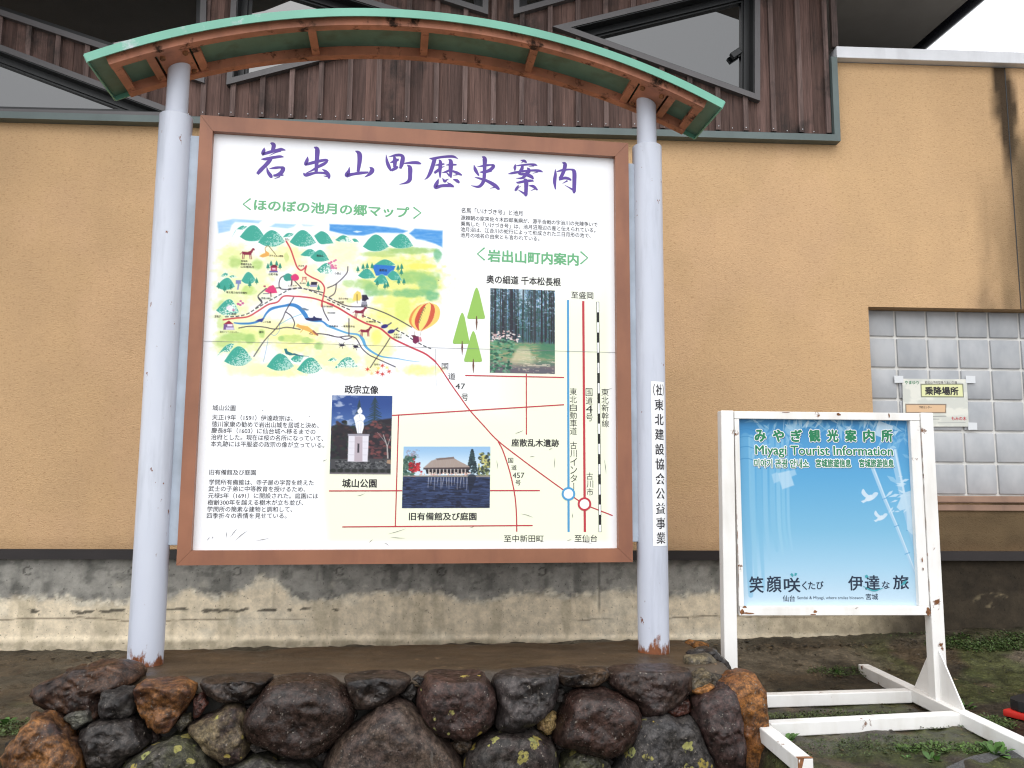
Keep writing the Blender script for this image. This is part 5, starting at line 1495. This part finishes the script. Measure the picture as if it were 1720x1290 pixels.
# back row and slabs on the shoulders
stone([(55, 1168), (64, 1148), (95, 1133), (125, 1115), (190, 1108), (242, 1120), (240, 1143), (178, 1160), (176, 1195), (120, 1198), (70, 1186)], LBR, BRN, 0.1, 0.15, off=-0.20, bulge=0.10, sq=.4, rough=.024, flat=False)
stone([(178, 1160), (226, 1156), (230, 1195), (205, 1200), (178, 1198)], GRY, BLK, 0.0, 0.25)
stone([(228, 1150), (250, 1135), (300, 1135), (330, 1150), (328, 1172), (312, 1200), (290, 1225), (262, 1231), (243, 1225), (232, 1190)], OCH, (0.05, 0.022, 0.014), 0.15, 0.2, rough=.022)
stone([(107, 1205), (125, 1195), (152, 1193), (152, 1208), (130, 1219)], (0.10, 0.105, 0.085), GRY, 0.2, .3)
stone([(15, 1300), (36, 1240), (60, 1208), (95, 1202), (125, 1225), (145, 1260), (155, 1320), (15, 1330)], PUR, OCH, 0.2, .15, depth=.13, rough=.026, off=-0.30)
stone([(136, 1228), (155, 1206), (175, 1202), (220, 1203), (246, 1225), (252, 1242), (222, 1262), (200, 1282), (160, 1284), (148, 1255)], BLK, (0.034, 0.030, 0.028), 0.15, .05)
stone([(195, 1320), (220, 1270), (260, 1245), (300, 1228), (320, 1232), (347, 1262), (376, 1320)], GRY, GRN, 0.55, .3, depth=.13)
stone([(294, 1216), (305, 1200), (322, 1196), (324, 1211), (306, 1229)], (0.10, 0.09, 0.06), GRY, 0, .2)
stone([(343, 1142), (387, 1120), (448, 1122), (458, 1135), (437, 1165), (412, 1180), (375, 1180), (347, 1164)], BLK, (0.038, 0.026, 0.020), 0.05, .05, off=-.27, sq=.45)
stone([(326, 1166), (342, 1160), (351, 1180), (336, 1203), (326, 1206)], RED_, BRN, 0.1, .2)
stone([(319, 1222), (370, 1188), (398, 1180), (413, 1191), (419, 1236), (408, 1265), (382, 1272), (357, 1260)], PUR, (0.13, 0.105, 0.06), 0.30, .3, rough=.014)
stone([(419, 1195), (457, 1142), (485, 1137), (544, 1137), (579, 1163), (599, 1191), (580, 1227), (553, 1253), (527, 1265), (474, 1262), (436, 1241), (420, 1219)], BRN, (0.030, 0.020, 0.017), 0.02, -.07, depth=.14, rough=.012)
stone([(375, 1320), (400, 1275), (440, 1263), (490, 1270), (525, 1287), (545, 1320)], GRY, GRN, 0.42, .25)
stone([(415, 1255), (428, 1240), (452, 1259), (430, 1266)], GRY, (0.1, 0.09, 0.08), 0, .2)
stone([(583, 1135), (602, 1124), (678, 1127), (691, 1140), (681, 1153), (650, 1176), (610, 1191), (595, 1186), (588, 1160)], (0.05, 0.035, 0.028), BLK, 0.1, .1, off=-.275)
stone([(553, 1265), (575, 1232), (600, 1217), (644, 1182), (670, 1170), (691, 1182), (714, 1215), (749, 1243), (771, 1276), (780, 1330), (545, 1330)], (0.042, 0.029, 0.025), (0.062, 0.046, 0.036), 0.10, .16, depth=.15, rough=.010)
stone([(672, 1166), (692, 1146), (703, 1160), (691, 1179)], GRY, BLK, 0, .2)
stone([(690, 1140), (702, 1132), (714, 1138), (706, 1150)], GRY, BLK, 0, .2)
stone([(722, 1132), (748, 1126), (806, 1127), (827, 1153), (833, 1168), (828, 1203), (809, 1224), (783, 1237), (757, 1234), (726, 1220), (705, 1199), (704, 1174), (712, 1142)], PUR, (0.046, 0.026, 0.022), 0.40, .08, depth=.13, rough=.012)
stone([(832, 1142), (860, 1121), (905, 1117), (931, 1122), (936, 1145), (933, 1176), (911, 1201), (880, 1218), (850, 1221), (832, 1211), (836, 1175)], BLK, (0.045, 0.038, 0.038), 0.02, .08, depth=.12)
stone([(902, 1205), (926, 1190), (936, 1198), (932, 1220), (919, 1231), (905, 1222)], TAN, (0.26, 0.19, 0.08), 0.2, .3)
stone([(755, 1246), (775, 1237), (794, 1241), (789, 1261), (770, 1269)], (0.075, 0.055, 0.038), BRN, 0, .25)
stone([(772, 1320), (785, 1257), (810, 1231), (850, 1220), (895, 1223), (926, 1251), (938, 1320)], GRY, PUR, 0.66, .2, depth=.13, rough=.010)
stone([(933, 1126), (960, 1112), (1013, 1112), (1023, 1133), (1006, 1153), (962, 1156), (936, 1143)], (0.060, 0.040, 0.026), BLK, 0.1, .1, off=-.27, sq=.42)
stone([(950, 1170), (970, 1157), (1005, 1158), (1031, 1163), (1058, 1178), (1067, 1199), (1058, 1231), (1036, 1258), (1012, 1262), (970, 1253), (934, 1243), (934, 1212), (943, 1195)], BRN, (0.042, 0.024, 0.020), 0.08, 0, depth=.14, rough=.010)
stone([(1021, 1122), (1057, 1113), (1135, 1114), (1149, 1133), (1145, 1161), (1110, 1190), (1075, 1197), (1057, 1176), (1024, 1151)], PUR, (0.036, 0.024, 0.020), 0.12, .05, off=-.27, sq=.45)
stone([(1063, 1210), (1088, 1195), (1110, 1196), (1125, 1205), (1150, 1200), (1166, 1216), (1173, 1240), (1189, 1275), (1200, 1330), (1020, 1330), (1046, 1252)], GRY, (0.045, 0.044, 0.046), 0.58, .22, depth=.14, rough=.012)
stone([(938, 1320), (945, 1270), (962, 1256), (995, 1257), (1019, 1274), (1030, 1320)], GRY, GRN, 0.52, .2)
stone([(1113, 1192), (1132, 1172), (1156, 1172), (1159, 1195), (1130, 1204)], RED_, BRN, 0.15, .1)
stone([(1161, 1171), (1178, 1154), (1206, 1140), (1222, 1142), (1228, 1180), (1234, 1230), (1240, 1330), (1200, 1330), (1180, 1253), (1165, 1208)], (0.042, 0.024, 0.022), PUR, 0.36, .1, depth=.13, rough=.018)
stone([(1204, 1150), (1234, 1129), (1256, 1127), (1270, 1145), (1276, 1180), (1283, 1217), (1296, 1270), (1302, 1330), (1226, 1330), (1222, 1240), (1216, 1190)], (0.17, 0.072, 0.018), (0.10, 0.040, 0.015), 0.05, .2, depth=.12, rough=.016, off=-0.27)
stone([(1150, 1103), (1186, 1100), (1201, 1112), (1198, 1122), (1152, 1120)], (0.12, 0.10, 0.06), GRY, 0.15, .35, off=-.16, rough=.01, flat=False)
stone([(1145, 1145), (1174, 1124), (1208, 1131), (1213, 1138), (1196, 1155), (1148, 1161)], (0.11, 0.09, 0.055), BLK, 0.2, .3, off=-.24, flat=False)
stone([(1147, 1094), (1193, 1085), (1213, 1105), (1236, 1130), (1206, 1136), (1196, 1116), (1156, 1106)], BLK, GRY, 0, .1, off=-.10, flat=False)
stone([(1150, 1081), (1158, 1074), (1190, 1081), (1188, 1088), (1160, 1087)], (0.22, 0.10, 0.028), OCH, 0, .3, off=.22, rough=.008, flat=False)
stone([(1160, 1160), (1192, 1148), (1200, 1152), (1178, 1170)], (0.22, 0.10, 0.03), OCH, 0, .3, off=-.30, rough=.006)
# small wedging stones between the boulders
for x, y, r in ((596, 1230, 16), (562, 1228, 12), (705, 1160, 10), (836, 1226, 10), (925, 1240, 12), (942, 1172, 10), (1018, 1168, 12), (1022, 1280, 14), (1056, 1245, 12), (940, 1160, 9), (1150, 1168, 8), (1110, 1200, 9), (258, 1240, 14), (330, 1215, 12), (160, 1210, 12), (205, 1202, 8), (345, 1275, 15), (250, 1262, 12), (545, 1268, 14), (760, 1256, 12), (590, 1200, 12), (1178, 1210, 10), (1218, 1150, 9), (836, 1150, 8), (700, 1198, 8), (940, 1250, 10), (420, 1190, 10), (1000, 1160, 7)):
    px_ = [(x + r * rs.uniform(.75, 1.15) * math.cos(t), y + r * rs.uniform(.7, 1.1) * math.sin(t)) for t in np.linspace(0, 2 * math.pi, 8, endpoint=False)]
    stone(px_, GRY if rs.random() < .4 else BLK, BRN, 0.05, .2, off=-0.245, rough=.008)

# ------------------------------------------------------------------ the white poster stand
SY = 0.20
std = thing('poster_stand', 'white rusting steel stand holding a light blue tourist information poster', 'sign stand', (2.78, 0.23, -0.655))
zt = 0.668
P0 = []
for xa, dx in ((2.300, -0.012), (3.222, 0.0)):
    mb = MB()
    za = -0.615
    mb.box((0, 0, 0), (1, 1, 1), lambda a, b, c, xa=xa, dx=dx: (xa + 0.058 * a + (0 if c > .5 else dx), SY + 0.058 * b, za + (zt - za) * c), 0.0)
    p_ = build('post', mb, M['white_stand'], std)
    md = p_.modifiers.new('edge', 'BEVEL'); md.width = 0.004; md.segments = 2
# inner frame with a seam beside each post
fx0, fx1 = 2.362, 3.219
mb = MB()
mb.box((fx0, SY + .004, 0.632), (fx1, SY + .05, 0.666), bevel=.002)
mb.box((fx0, SY + .004, -0.232), (fx1, SY + .05, -0.194), bevel=.002)
mb.box((fx0, SY + .006, -0.1935), (fx0 + 0.022, SY + .05, 0.6315), bevel=.002)
mb.box((fx1 - 0.046, SY + .006, -0.1935), (fx1, SY + .05, 0.6315), bevel=.002)
nw = len(mb.f)       # rust running along the seams and drips
rr = random.Random(6)
def scab(x, z, w, h, y=SY + .0035):
    n = 9
    mb.add([(x + w * rr.uniform(.6, 1.1) * math.cos(2 * math.pi * i / n), y - 0.0006, z + h * rr.uniform(.5, 1.1) * math.sin(2 * math.pi * i / n)) for i in range(n)], [tuple(range(n))])
for i in range(20):
    scab(fx1 + .001, rr.uniform(-.22, .66), rr.uniform(.0006, .0018), rr.uniform(.006, .035), SY + .002)
for i in range(14):
    scab(fx0 - .001, rr.uniform(-.23, .25), rr.uniform(.0008, .002), rr.uniform(.006, .03), SY + .002)
for x, z, w, h in ((2.374, -.218, .012, .014), (2.40, -.222, .026, .005), (2.385, -.195, .010, .006), (2.70, -.215, .010, .008), (2.69, -.228, .018, .003), (3.21, -.215, .012, .02), (3.195, .01, .004, .012), (3.197, -.03, .004, .008), (2.84, .655, .012, .008), (3.075, .655, .004, .012), (2.6, .662, .02, .002)):
    scab(x, z, w, h)
mb.mi = [0] * nw + [1] * (len(mb.f) - nw)
build('frame', mb, [M['white_stand'], M['rust']], std)
# base: two feet, two cross beams, gussets
FZ = -0.6275
for a, b, lab in (((2.345, -0.52, FZ), (2.315, 0.90, FZ + .012), 'left'), ((3.245, -0.62, FZ), (3.236, 0.90, FZ + .012), 'right')):
    mb = MB(); mb.beam(a, b, 0.056, 0.056, bevel=.004)
    ft = build('foot', mb, M['white_stand'], std)
    if lab == 'left':
        mb = MB(); n = 12
        mb.add([(2.345 + .0283 * (1 if i in (1, 2) else -1), -0.5215 + (0 if i < 2 else rr.uniform(.02, .035)), FZ + .0286) for i in range(4)], [(0, 1, 2, 3)])
        mb.add([(2.345 + x, -0.5206, FZ + z) for x, z in ((-.0283, .0283), (-.005, .0283), (-.009, .012), (-.014, -.004), (-.018, -.028), (-.0283, -.028))], [tuple(range(6))])
        build('rust_stain', mb, M['rust'], ft)
for a, b in (((2.372, -0.08, FZ + .001), (3.215, 0.035, FZ + .001)), ((2.35, 0.325, FZ + .004), (3.209, 0.405, FZ + .004))):
    mb = MB(); mb.beam(a, b, 0.054, 0.054, bevel=.004)
    build('cross_beam', mb, M['white_stand'], std)
for x in (3.245,):
    for y0, y1 in ((SY - .001, SY - 0.165), (SY + 0.059, SY + 0.215)):
        mb = MB()
        mb.prism([(y0, -0.598), (y1, -0.598), (y1, -0.585), (y0, -0.38)], x, x + 0.006, lambda a, d, b: (d, a, b))
        build('gusset', mb, M['white_stand'], std)

# poster sheet
PY = SY + 0.030
mb = MB(); mb.box((fx0 + .004, PY + .001, -0.212), (fx1 - .004, PY + .006, 0.65))
bk = build('poster_board', mb, M['white_stand'], std)
cp = Canvas(1232, 696, 1562, 1026, 0.8, (120, 186, 226))
X, Y = cp.X, cp.Y
t = np.clip((Y - 703) / 310, 0, 1)
g = np.stack([np.interp(t, [0, .12, .3, .6, .8, 1], [c[i] for c in ((58, 138, 196), (82, 158, 212), (96, 172, 220), (132, 194, 228), (170, 214, 240), (206, 230, 247))]) for i in range(3)], -1)
cp.a[:] = g
LT = (176, 214, 238)
# streamers on the left: hanging bands, crossed by rings near the top
for x, w_, yb, c, al in ((1252, 16, 1000, (120, 184, 222), .5), (1262, 10, 985, (150, 204, 232), .55), (1274, 9, 990, (126, 190, 226), .5), (1284, 8, 940, (156, 206, 234), .5), (1296, 9, 925, (140, 198, 230), .55), (1306, 7, 930, (164, 212, 236), .5), (1314, 6, 920, (150, 206, 234), .5), (1322, 5, 925, (164, 212, 238), .45)):
    cp.stroke(smooth([(x, 735, w_), (x + 1, 800, w_), (x + 3, 880, w_ * .9), (x + 9, yb, w_ * .5)]), c, al=al, soft=2)
for y in (722, 735, 752, 772):
    cp.stroke(smooth([(1240, y, 1.2), (1256, y - 2, 1.2), (1272, y + 4, 1.2), (1280, y + 8, 1.2)]), (60, 138, 194), al=.8)
r = random.Random(14)
def leaf(x, y, a, L, c, al=.85):
    dx, dy = math.cos(a) * L, math.sin(a) * L; nx, ny = -math.sin(a) * L * .13, math.cos(a) * L * .13
    cp.poly([(x, y), (x + dx * .35 + nx, y + dy * .35 + ny), (x + dx, y + dy), (x + dx * .35 - nx, y + dy * .35 - ny)], c, al)
for i in range(54):
    x = r.uniform(1262, 1545); y = r.uniform(698, 716) if x < 1480 else r.uniform(700, 800)
    leaf(x, y, r.uniform(.3, 2.9), r.uniform(12, 30), r.choice([(150, 200, 232), (190, 222, 242), (120, 182, 222), (210, 232, 246)]), r.uniform(.5, .9))
for i in range(60):
    x = r.choice([r.uniform(1262, 1340), r.uniform(1400, 1545)]); leaf(x, r.uniform(708, 775), r.uniform(.3, 2.9), r.uniform(12, 26), (176, 214, 238), r.uniform(.2, .4))
for i in range(14):
    x = r.uniform(1270, 1540); cp.stroke([(x, 702, 1.4), (x + r.uniform(-16, 26), 702 + r.uniform(20, 46), .6)], (190, 220, 240), al=.7)
cp.blob(1332, 722, 16, 12, (160, 206, 236), .8, .3, 1, .1); cp.poly([(1476, 706), (1500, 716), (1494, 740), (1468, 730)], (206, 228, 244), .85)
# bamboo stalks on the right
for pts, w0, c in (([(1462, 776), (1486, 838), (1506, 884), (1524, 930), (1541, 975)], 6.5, (176, 212, 238)), ([(1500, 755), (1516, 830), (1530, 890), (1543, 930)], 12, (160, 204, 234))):
    cp.stroke([(x, y, w0 * (1 - .1 * i)) for i, (x, y) in enumerate(pts)], c, al=.9)
    cp.stroke([(x + w0 * .25, y, w0 * .25) for x, y in pts], (214, 234, 248), al=.8)
    for (x, y), (x2, y2) in zip(pts, pts[1:]):
        cp.stroke([(x - w0 * .6, y + 1, 1.4), (x + w0 * .6, y - 2, 1.4)], (96, 164, 214), al=.9)
for i in range(16):
    leaf(r.uniform(1500, 1536), r.uniform(800, 860), r.uniform(2.2, 3.6), r.uniform(8, 20), (206, 230, 246), .85)
for p in ([(1517, 828), (1530, 824), (1540, 838), (1532, 838), (1539, 848), (1512, 858), (1506, 852)], [(1522, 850), (1530, 848), (1541, 894), (1532, 898), (1524, 890)]):
    cp.poly(p, (196, 224, 243), .9)
# paper slips and doves
for p, al in (([(1296, 797), (1305, 793), (1310, 808), (1300, 812)], .55), ([(1306, 795), (1326, 790), (1334, 815), (1314, 822)], .75), ([(1326, 791), (1335, 788), (1338, 797), (1329, 801)], .6)):
    cp.poly(p, (196, 224, 243), al, 2)
for ox, oy, f in ((1459, 834, 1), (1478, 868, .8)):
    q = lambda *pts: [(ox + a * f, oy + b * f) for a, b in pts]
    cp.poly(smooth(q((-7, 6), (-2, -1), (6, -3), (12, 0), (7, 5), (-1, 8), (-7, 6)), 4), (222, 236, 247), .95)
    cp.poly(smooth(q((2, -1), (-4, -6), (-9, -13), (-12, -6), (-6, 1), (2, 3)), 4), (214, 232, 246), .95)
    cp.poly(smooth(q((5, -2), (10, -7), (16, -6), (13, 0), (7, 3)), 4), (206, 228, 244), .95)
    cp.poly(q((-6, 5), (-13, 8), (-9, 11), (-3, 8)), (214, 232, 246), .95)
d = CAM_F + CAM_R * ((X - PCX) / FPX)[..., None] - CAM_U * ((Y - PCY) / FPX)[..., None]
P = CAM_P + d * ((PY - CAM_P[1]) / d[..., 1])[..., None]
mx = (P[:-1, :-1, 0] + P[1:, 1:, 0]) / 2; mz = (P[:-1, :-1, 2] + P[1:, 1:, 2]) / 2
grid_mesh('poster_print', P, cp.rgb(0.78), M['poster'], bk, (mx > fx0 + .006) & (mx < fx1 - .006) & (mz > -0.208) & (mz < 0.646))
ps = Sheet(lambda x, y: (lambda q: (q[0], q[2]))(at_y(x, y, PY)), lambda u, v, l: np.array([u, PY - l, v]))
def outlined(t, x0, x1, yt, yb, bold):
    g_ = 1.15
    for k_, (dx, dy) in enumerate(((-1, 0), (1, 0), (0, -1), (0, 1), (-.7, -.7), (.7, .7), (-.7, .7), (.7, -.7))):
        ps.text(t, x0 + dx * g_, x1 + dx * g_, yt + dy * g_, yb + dy * g_, 'white', bold, lift=0.0012 + .00025 * 0 + k_ * .00003)
    ps.text(t, x0 + 1.6, x1 + 1.6, yt + 1.7, yb + 1.7, 'shade', bold * 1.6, lift=0.0006)
    ps.text(t, x0, x1, yt, yb, 'pgreen', bold, lift=0.0020)
for i, ch in enumerate('みやぎ観光案内所'):
    xc = 1276.5 + (1489 - 1276.5) * i / 7
    outlined(ch, xc - 9.8, xc + 9.8, 721, 742.5, .05)
outlined('Miyagi Tourist Information', 1268, 1499, 747.5, 768.5, .02)
outlined('미야기 관광 안내소', 1266.5, 1358, 770.5, 785.5, .03)
outlined('宮城旅遊信息', 1369.5, 1429, 770.5, 785, .034); outlined('宮城旅游信息', 1442.5, 1500.5, 770.5, 785, .034)
for t, x0, x1, a, b in (('笑', 1258, 1282, 968, 996), ('顔', 1287, 1312, 967, 995), ('咲', 1316, 1344, 970, 995), ('く', 1347, 1355, 976, 991), ('た', 1357, 1369, 977, 990), ('び', 1371, 1383, 976, 990), ('伊', 1424, 1449, 967, 992), ('達', 1452, 1477, 966, 991), ('な', 1481, 1494, 976, 989), ('旅', 1499, 1526, 966, 990)):
    ps.text(t, x0, x1, a, b, 'navy', .018)
for p in ([(1331, 969), (1327, 965), (1330, 962), (1333, 966)], [(1334, 967), (1335, 962), (1339, 963), (1337, 967)], [(1454, 971), (1452, 967), (1456, 965), (1459, 969)], [(1512, 984), (1518, 976), (1524, 974), (1520, 981)]):
    ps.poly(p, 'teal', .0016)
ps.strip(smooth([(1449, 984, .6), (1460, 990, 2.2), (1470, 992, 2.6), (1484, 987, .6)]), 1, 'teal', .0018)
ps.text('仙台', 1314.5, 1335, 1000, 1010.5, 'navy', .01); ps.text('Sendai & Miyagi, where smiles blossom', 1339, 1450, 1001.5, 1008, 'navy'); ps.text('宮城', 1454, 1474.5, 997, 1007.5, 'navy', .01)
ps.done('lettering', bk)

# ------------------------------------------------------------------ notice taped to the glass blocks
NY = 1.484
ntc = thing('notice', 'laminated white bus stop notice with yellow heading taped onto the glass block window', 'notice', (4.1, NY, 0.9))
npx = lambda x, y: (lambda q: (q[0], q[2]))(at_y(x, y, NY))
quad = [(1515.5, 636), (1624, 637), (1627.5, 716.5), (1518, 716.5)]
q4 = [npx(*p) for p in quad]
mb = MB(); mb.prism(q4, NY + 0.0005, NY + 0.003, lambda a, d, b: (a, d, b))
pp = build('paper', mb, M['tape'], ntc)
cn = Canvas(0, 0, 110, 81, 1.0, (226, 226, 216))
cn.a = mixc(cn.a, (208, 210, 202), sstep(.4, .6, fbm(cn.X / 20, cn.Y / 14, 400)))
cn.poly([(31, 9), (103, 8), (103.5, 31), (31, 31)], (40, 44, 40)); cn.poly([(32, 10), (102, 9), (102.5, 30), (32, 30)], (226, 228, 176))
cn.poly([(4, 43), (73, 43), (72, 58), (4, 58)], (60, 50, 44)); cn.poly([(5, 44), (72, 44), (71, 57), (5, 57)], (222, 188, 152))
cn.stroke([(46, 64), (72, 63.5)], (120, 122, 122), .9); cn.stroke([(46, 68.5), (60, 68.5)], (130, 132, 132), .8); cn.stroke([(58, 74.5), (104, 74)], (150, 152, 152), .7)
fx, fy = (cn.X / 110)[..., None], (cn.Y / 81)[..., None]
Q = [np.array(q) for q in q4]
uv = (Q[0] * (1 - fx) + Q[1] * fx) * (1 - fy) + (Q[3] * (1 - fx) + Q[2] * fx) * fy
P = np.concatenate([uv[..., :1], np.full_like(uv[..., :1], NY), uv[..., 1:]], -1)
grid_mesh('notice_print', P, cn.rgb(), M['paper'], pp)
ns = Sheet(npx, lambda u, v, l: np.array([u, NY - l, v]))
ns.text('乗降場所', 1553, 1609.5, 649, 663.5, 'black', .04); ns.text('やまゆり', 1519.5, 1543, 639.5, 645.5, 'pgreen', .02); ns.text('岩出山予約型乗りあい交通', 1553, 1607, 639.5, 644.5, 'black')
ns.text('予約センター', 1543.5, 1565, 681.8, 686, 'black', .01); ns.text('もみの木', 1598, 1623, 699.5, 706, 'red', .02)
ns.done('lettering', pp)
for x0, x1, y0, y1 in ((1502, 1517, 631, 643), (1622, 1638, 631, 643.5), (1626, 1641, 709.5, 722)):
    mb = MB(); mb.prism([npx(x0, y0), npx(x1, y0 + .5), npx(x1 + .5, y1), npx(x0 + .3, y1)], NY - .0012, NY - .0004, lambda a, d, b: (a, d, b))
    build('tape', mb, M['tape'], ntc)

# ------------------------------------------------------------------ traffic cone at the right edge
cc = at_z(1716, 1196, -0.60)[:2] + np.array([0.255, 0.05])
con = thing('traffic_cone', 'red traffic cone on a red base with a black rubber weight lying on it', 'traffic cone', (cc[0], cc[1], -0.65), 0.5)
def cl(x, y, z):
    a = 0.5
    return (cc[0] + x * math.cos(a) - y * math.sin(a), cc[1] + x * math.sin(a) + y * math.cos(a), -0.65 + z)
mb = MB(); mb.box((-.19, -.19, 0), (.19, .19, .03), cl, .008)
n = 32
V = []
for r_, z in ((.135, .03), (.13, .05), (.03, .68), (.022, .70)):
    V += [cl(r_ * math.cos(2 * math.pi * i / n), r_ * math.sin(2 * math.pi * i / n), z) for i in range(n)]
mb.add(V, [(j * n + i, j * n + (i + 1) % n, (j + 1) * n + (i + 1) % n, (j + 1) * n + i) for j in range(3) for i in range(n)] + [tuple(range(3 * n, 4 * n))])
build('cone_body', mb, M['red_plastic'], con, smooth=True, sharp=30)
mb = MB()
ro, ri = .185, .137
for i in range(n):
    a0, a1 = 2 * math.pi * i / n, 2 * math.pi * (i + 1) / n
    def sq(a):
        m_ = max(abs(math.cos(a)), abs(math.sin(a)))
        return (min(ro / m_, .235) * math.cos(a), min(ro / m_, .235) * math.sin(a))
    o0, o1 = sq(a0), sq(a1); i0_, i1_ = (ri * math.cos(a0), ri * math.sin(a0)), (ri * math.cos(a1), ri * math.sin(a1))
    mb.add([cl(*p, z) for z in (.034, .075) for p in (o0, o1, i1_, i0_)], [(4, 5, 6, 7), (0, 3, 2, 1), (0, 1, 5, 4), (2, 3, 7, 6)])
build('rubber_weight', mb, M['rubber'], con)

# ------------------------------------------------------------------ weeds, moss and litter
def gz(x, y):
    return float(ground_z(np.array(x), np.array(y)))
def leafy(mb, base, n, L, up, col, rnd):
    for i in range(n):
        a = rnd.uniform(0, 2 * math.pi); l = L * rnd.uniform(.55, 1.15); e = rnd.uniform(*up)
        d = np.array([math.cos(a) * math.cos(e), math.sin(a) * math.cos(e), math.sin(e)]); s_ = np.array([-math.sin(a), math.cos(a), 0])
        b = np.array(base) + s_ * rnd.uniform(-.3, .3) * L + np.array([math.cos(a), math.sin(a), 0]) * rnd.uniform(0, .3) * L
        c = np.array(col) * rnd.uniform(.6, 1.35)
        dn = np.array([0, 0, -l * .25])
        V = [b, b + d * l * .35 + s_ * l * .17, b + d * l * .7 + s_ * l * .2 + dn * .3, b + d * l + dn, b + d * l * .7 - s_ * l * .2 + dn * .3, b + d * l * .35 - s_ * l * .17]
        mb.add(V, [(0, 1, 2, 5), (5, 2, 4), (2, 3, 4)], (*c, 1))
wr = random.Random(21)
for (x, y, sz, n, lab) in ((1322, 1246, .075, 14, 'broad-leaved weed growing beside the left foot of the poster stand'), (1566, 1277, .065, 16, 'weed at the edge of the grey pavement, left of a larger bright clump'), (1672, 1268, .09, 26, 'large bright green weed clump at the end of the right stand foot'),
                           (1618, 1188, .07, 18, 'low green weed behind the gusset of the right stand post'), (1404, 1140, .05, 16, 'small weed on the bare mud behind the rear cross beam'), (1525, 1272, .03, 8, 'tiny weed seedling in the mud between the stand feet'),
                           (8, 1216, .07, 18, 'bright green weed left of the boulder wall'), (1655, 1255, .06, 14, 'short weed under the right stand foot')):
    q = at_z(x, y, -0.655)
    mb = MB(); leafy(mb, (q[0], q[1], gz(q[0], q[1]) - .004), n, sz * .8, (.15, 1.15), (0.055, 0.125, 0.024), wr)
    tag(build('weed', mb, M['moss'], recalc=False), lab, 'weed', 'weeds in the wet mud')
mb = MB()
def patch(cx, cy, rx, ry, n, L=.016, col=(0.05, 0.075, 0.018)):
    for i in range(n):
        a, r_ = wr.uniform(0, 6.283), math.sqrt(wr.random())
        x, y = cx + rx * r_ * math.cos(a), cy + ry * r_ * math.sin(a)
        leafy(mb, (x, y, gz(x, y) + wr.uniform(0, .012)), 3, L * wr.uniform(.6, 1.3), (.05, 1.0), np.array(col) * wr.uniform(.6, 1.3), wr)
for x, y, rx, ry, n, L, c in ((1400, 1205, .36, .06, 420, .015, (.055, .075, .022)), (1500, 1250, .22, .10, 200, .013, (.05, .07, .02)), (1660, 1085, .36, .13, 600, .02, (.05, .085, .02)), (1420, 1140, .20, .06, 140, .015, (.055, .09, .02)), (1640, 1215, .16, .12, 260, .018, (.055, .09, .02)), (1400, 1260, .3, .10, 220, .012, (.045, .065, .018)),
                              (1590, 1260, .2, .06, 200, .018, (.06, .11, .02)), (30, 1225, .14, .12, 260, .015, (.05, .08, .02)), (1520, 1075, .22, .05, 160, .016, (.05, .08, .02)), (1450, 1225, .4, .02, 160, .013, (.05, .07, .02))):
    q = at_z(x, y, -0.655 if y > 1100 else -0.56)
    patch(q[0], q[1], rx, ry, int(n * 1.8), L, c)
tag(build('moss', mb, M['moss'], recalc=False), kind='stuff')
mb = MB()
for i in range(170):      # dead leaves and bark scraps
    x, y = wr.uniform(-1.7, 4.6), wr.uniform(-.4, 1.36)
    leafy(mb, (x, y, gz(x, y) + .006), 1, wr.uniform(.015, .04), (0, .25), wr.choice([(.10, .055, .025), (.14, .09, .05), (.05, .03, .018)]), wr)
for i in range(3200):
    x = wr.uniform(-1.6, 4.6); y = wr.choice([wr.uniform(1.22, 1.39), wr.uniform(1.22, 1.39), wr.uniform(-.4, 1.2)])
    s_ = wr.uniform(.003, .012) * (1.5 if wr.random() < .06 else 1)
    c = np.array(wr.choice([(.03, .022, .015), (.02, .017, .013), (.10, .075, .045), (.06, .045, .03), (.14, .10, .05)])) * wr.uniform(.6, 1.2)
    z = gz(x, y) + wr.uniform(-.002, .008)
    V = [(x + s_ * wr.uniform(-1, 1.6), y + s_ * wr.uniform(-1, 1), z + s_ * wr.uniform(-.3, .5)) for _ in range(5)]
    mb.add(V, [(0, 1, 2), (0, 2, 3), (0, 3, 1), (1, 2, 4), (2, 3, 4), (3, 1, 4)], (*c, 1))
tag(build('rubble', mb, M['debris']), kind='stuff')
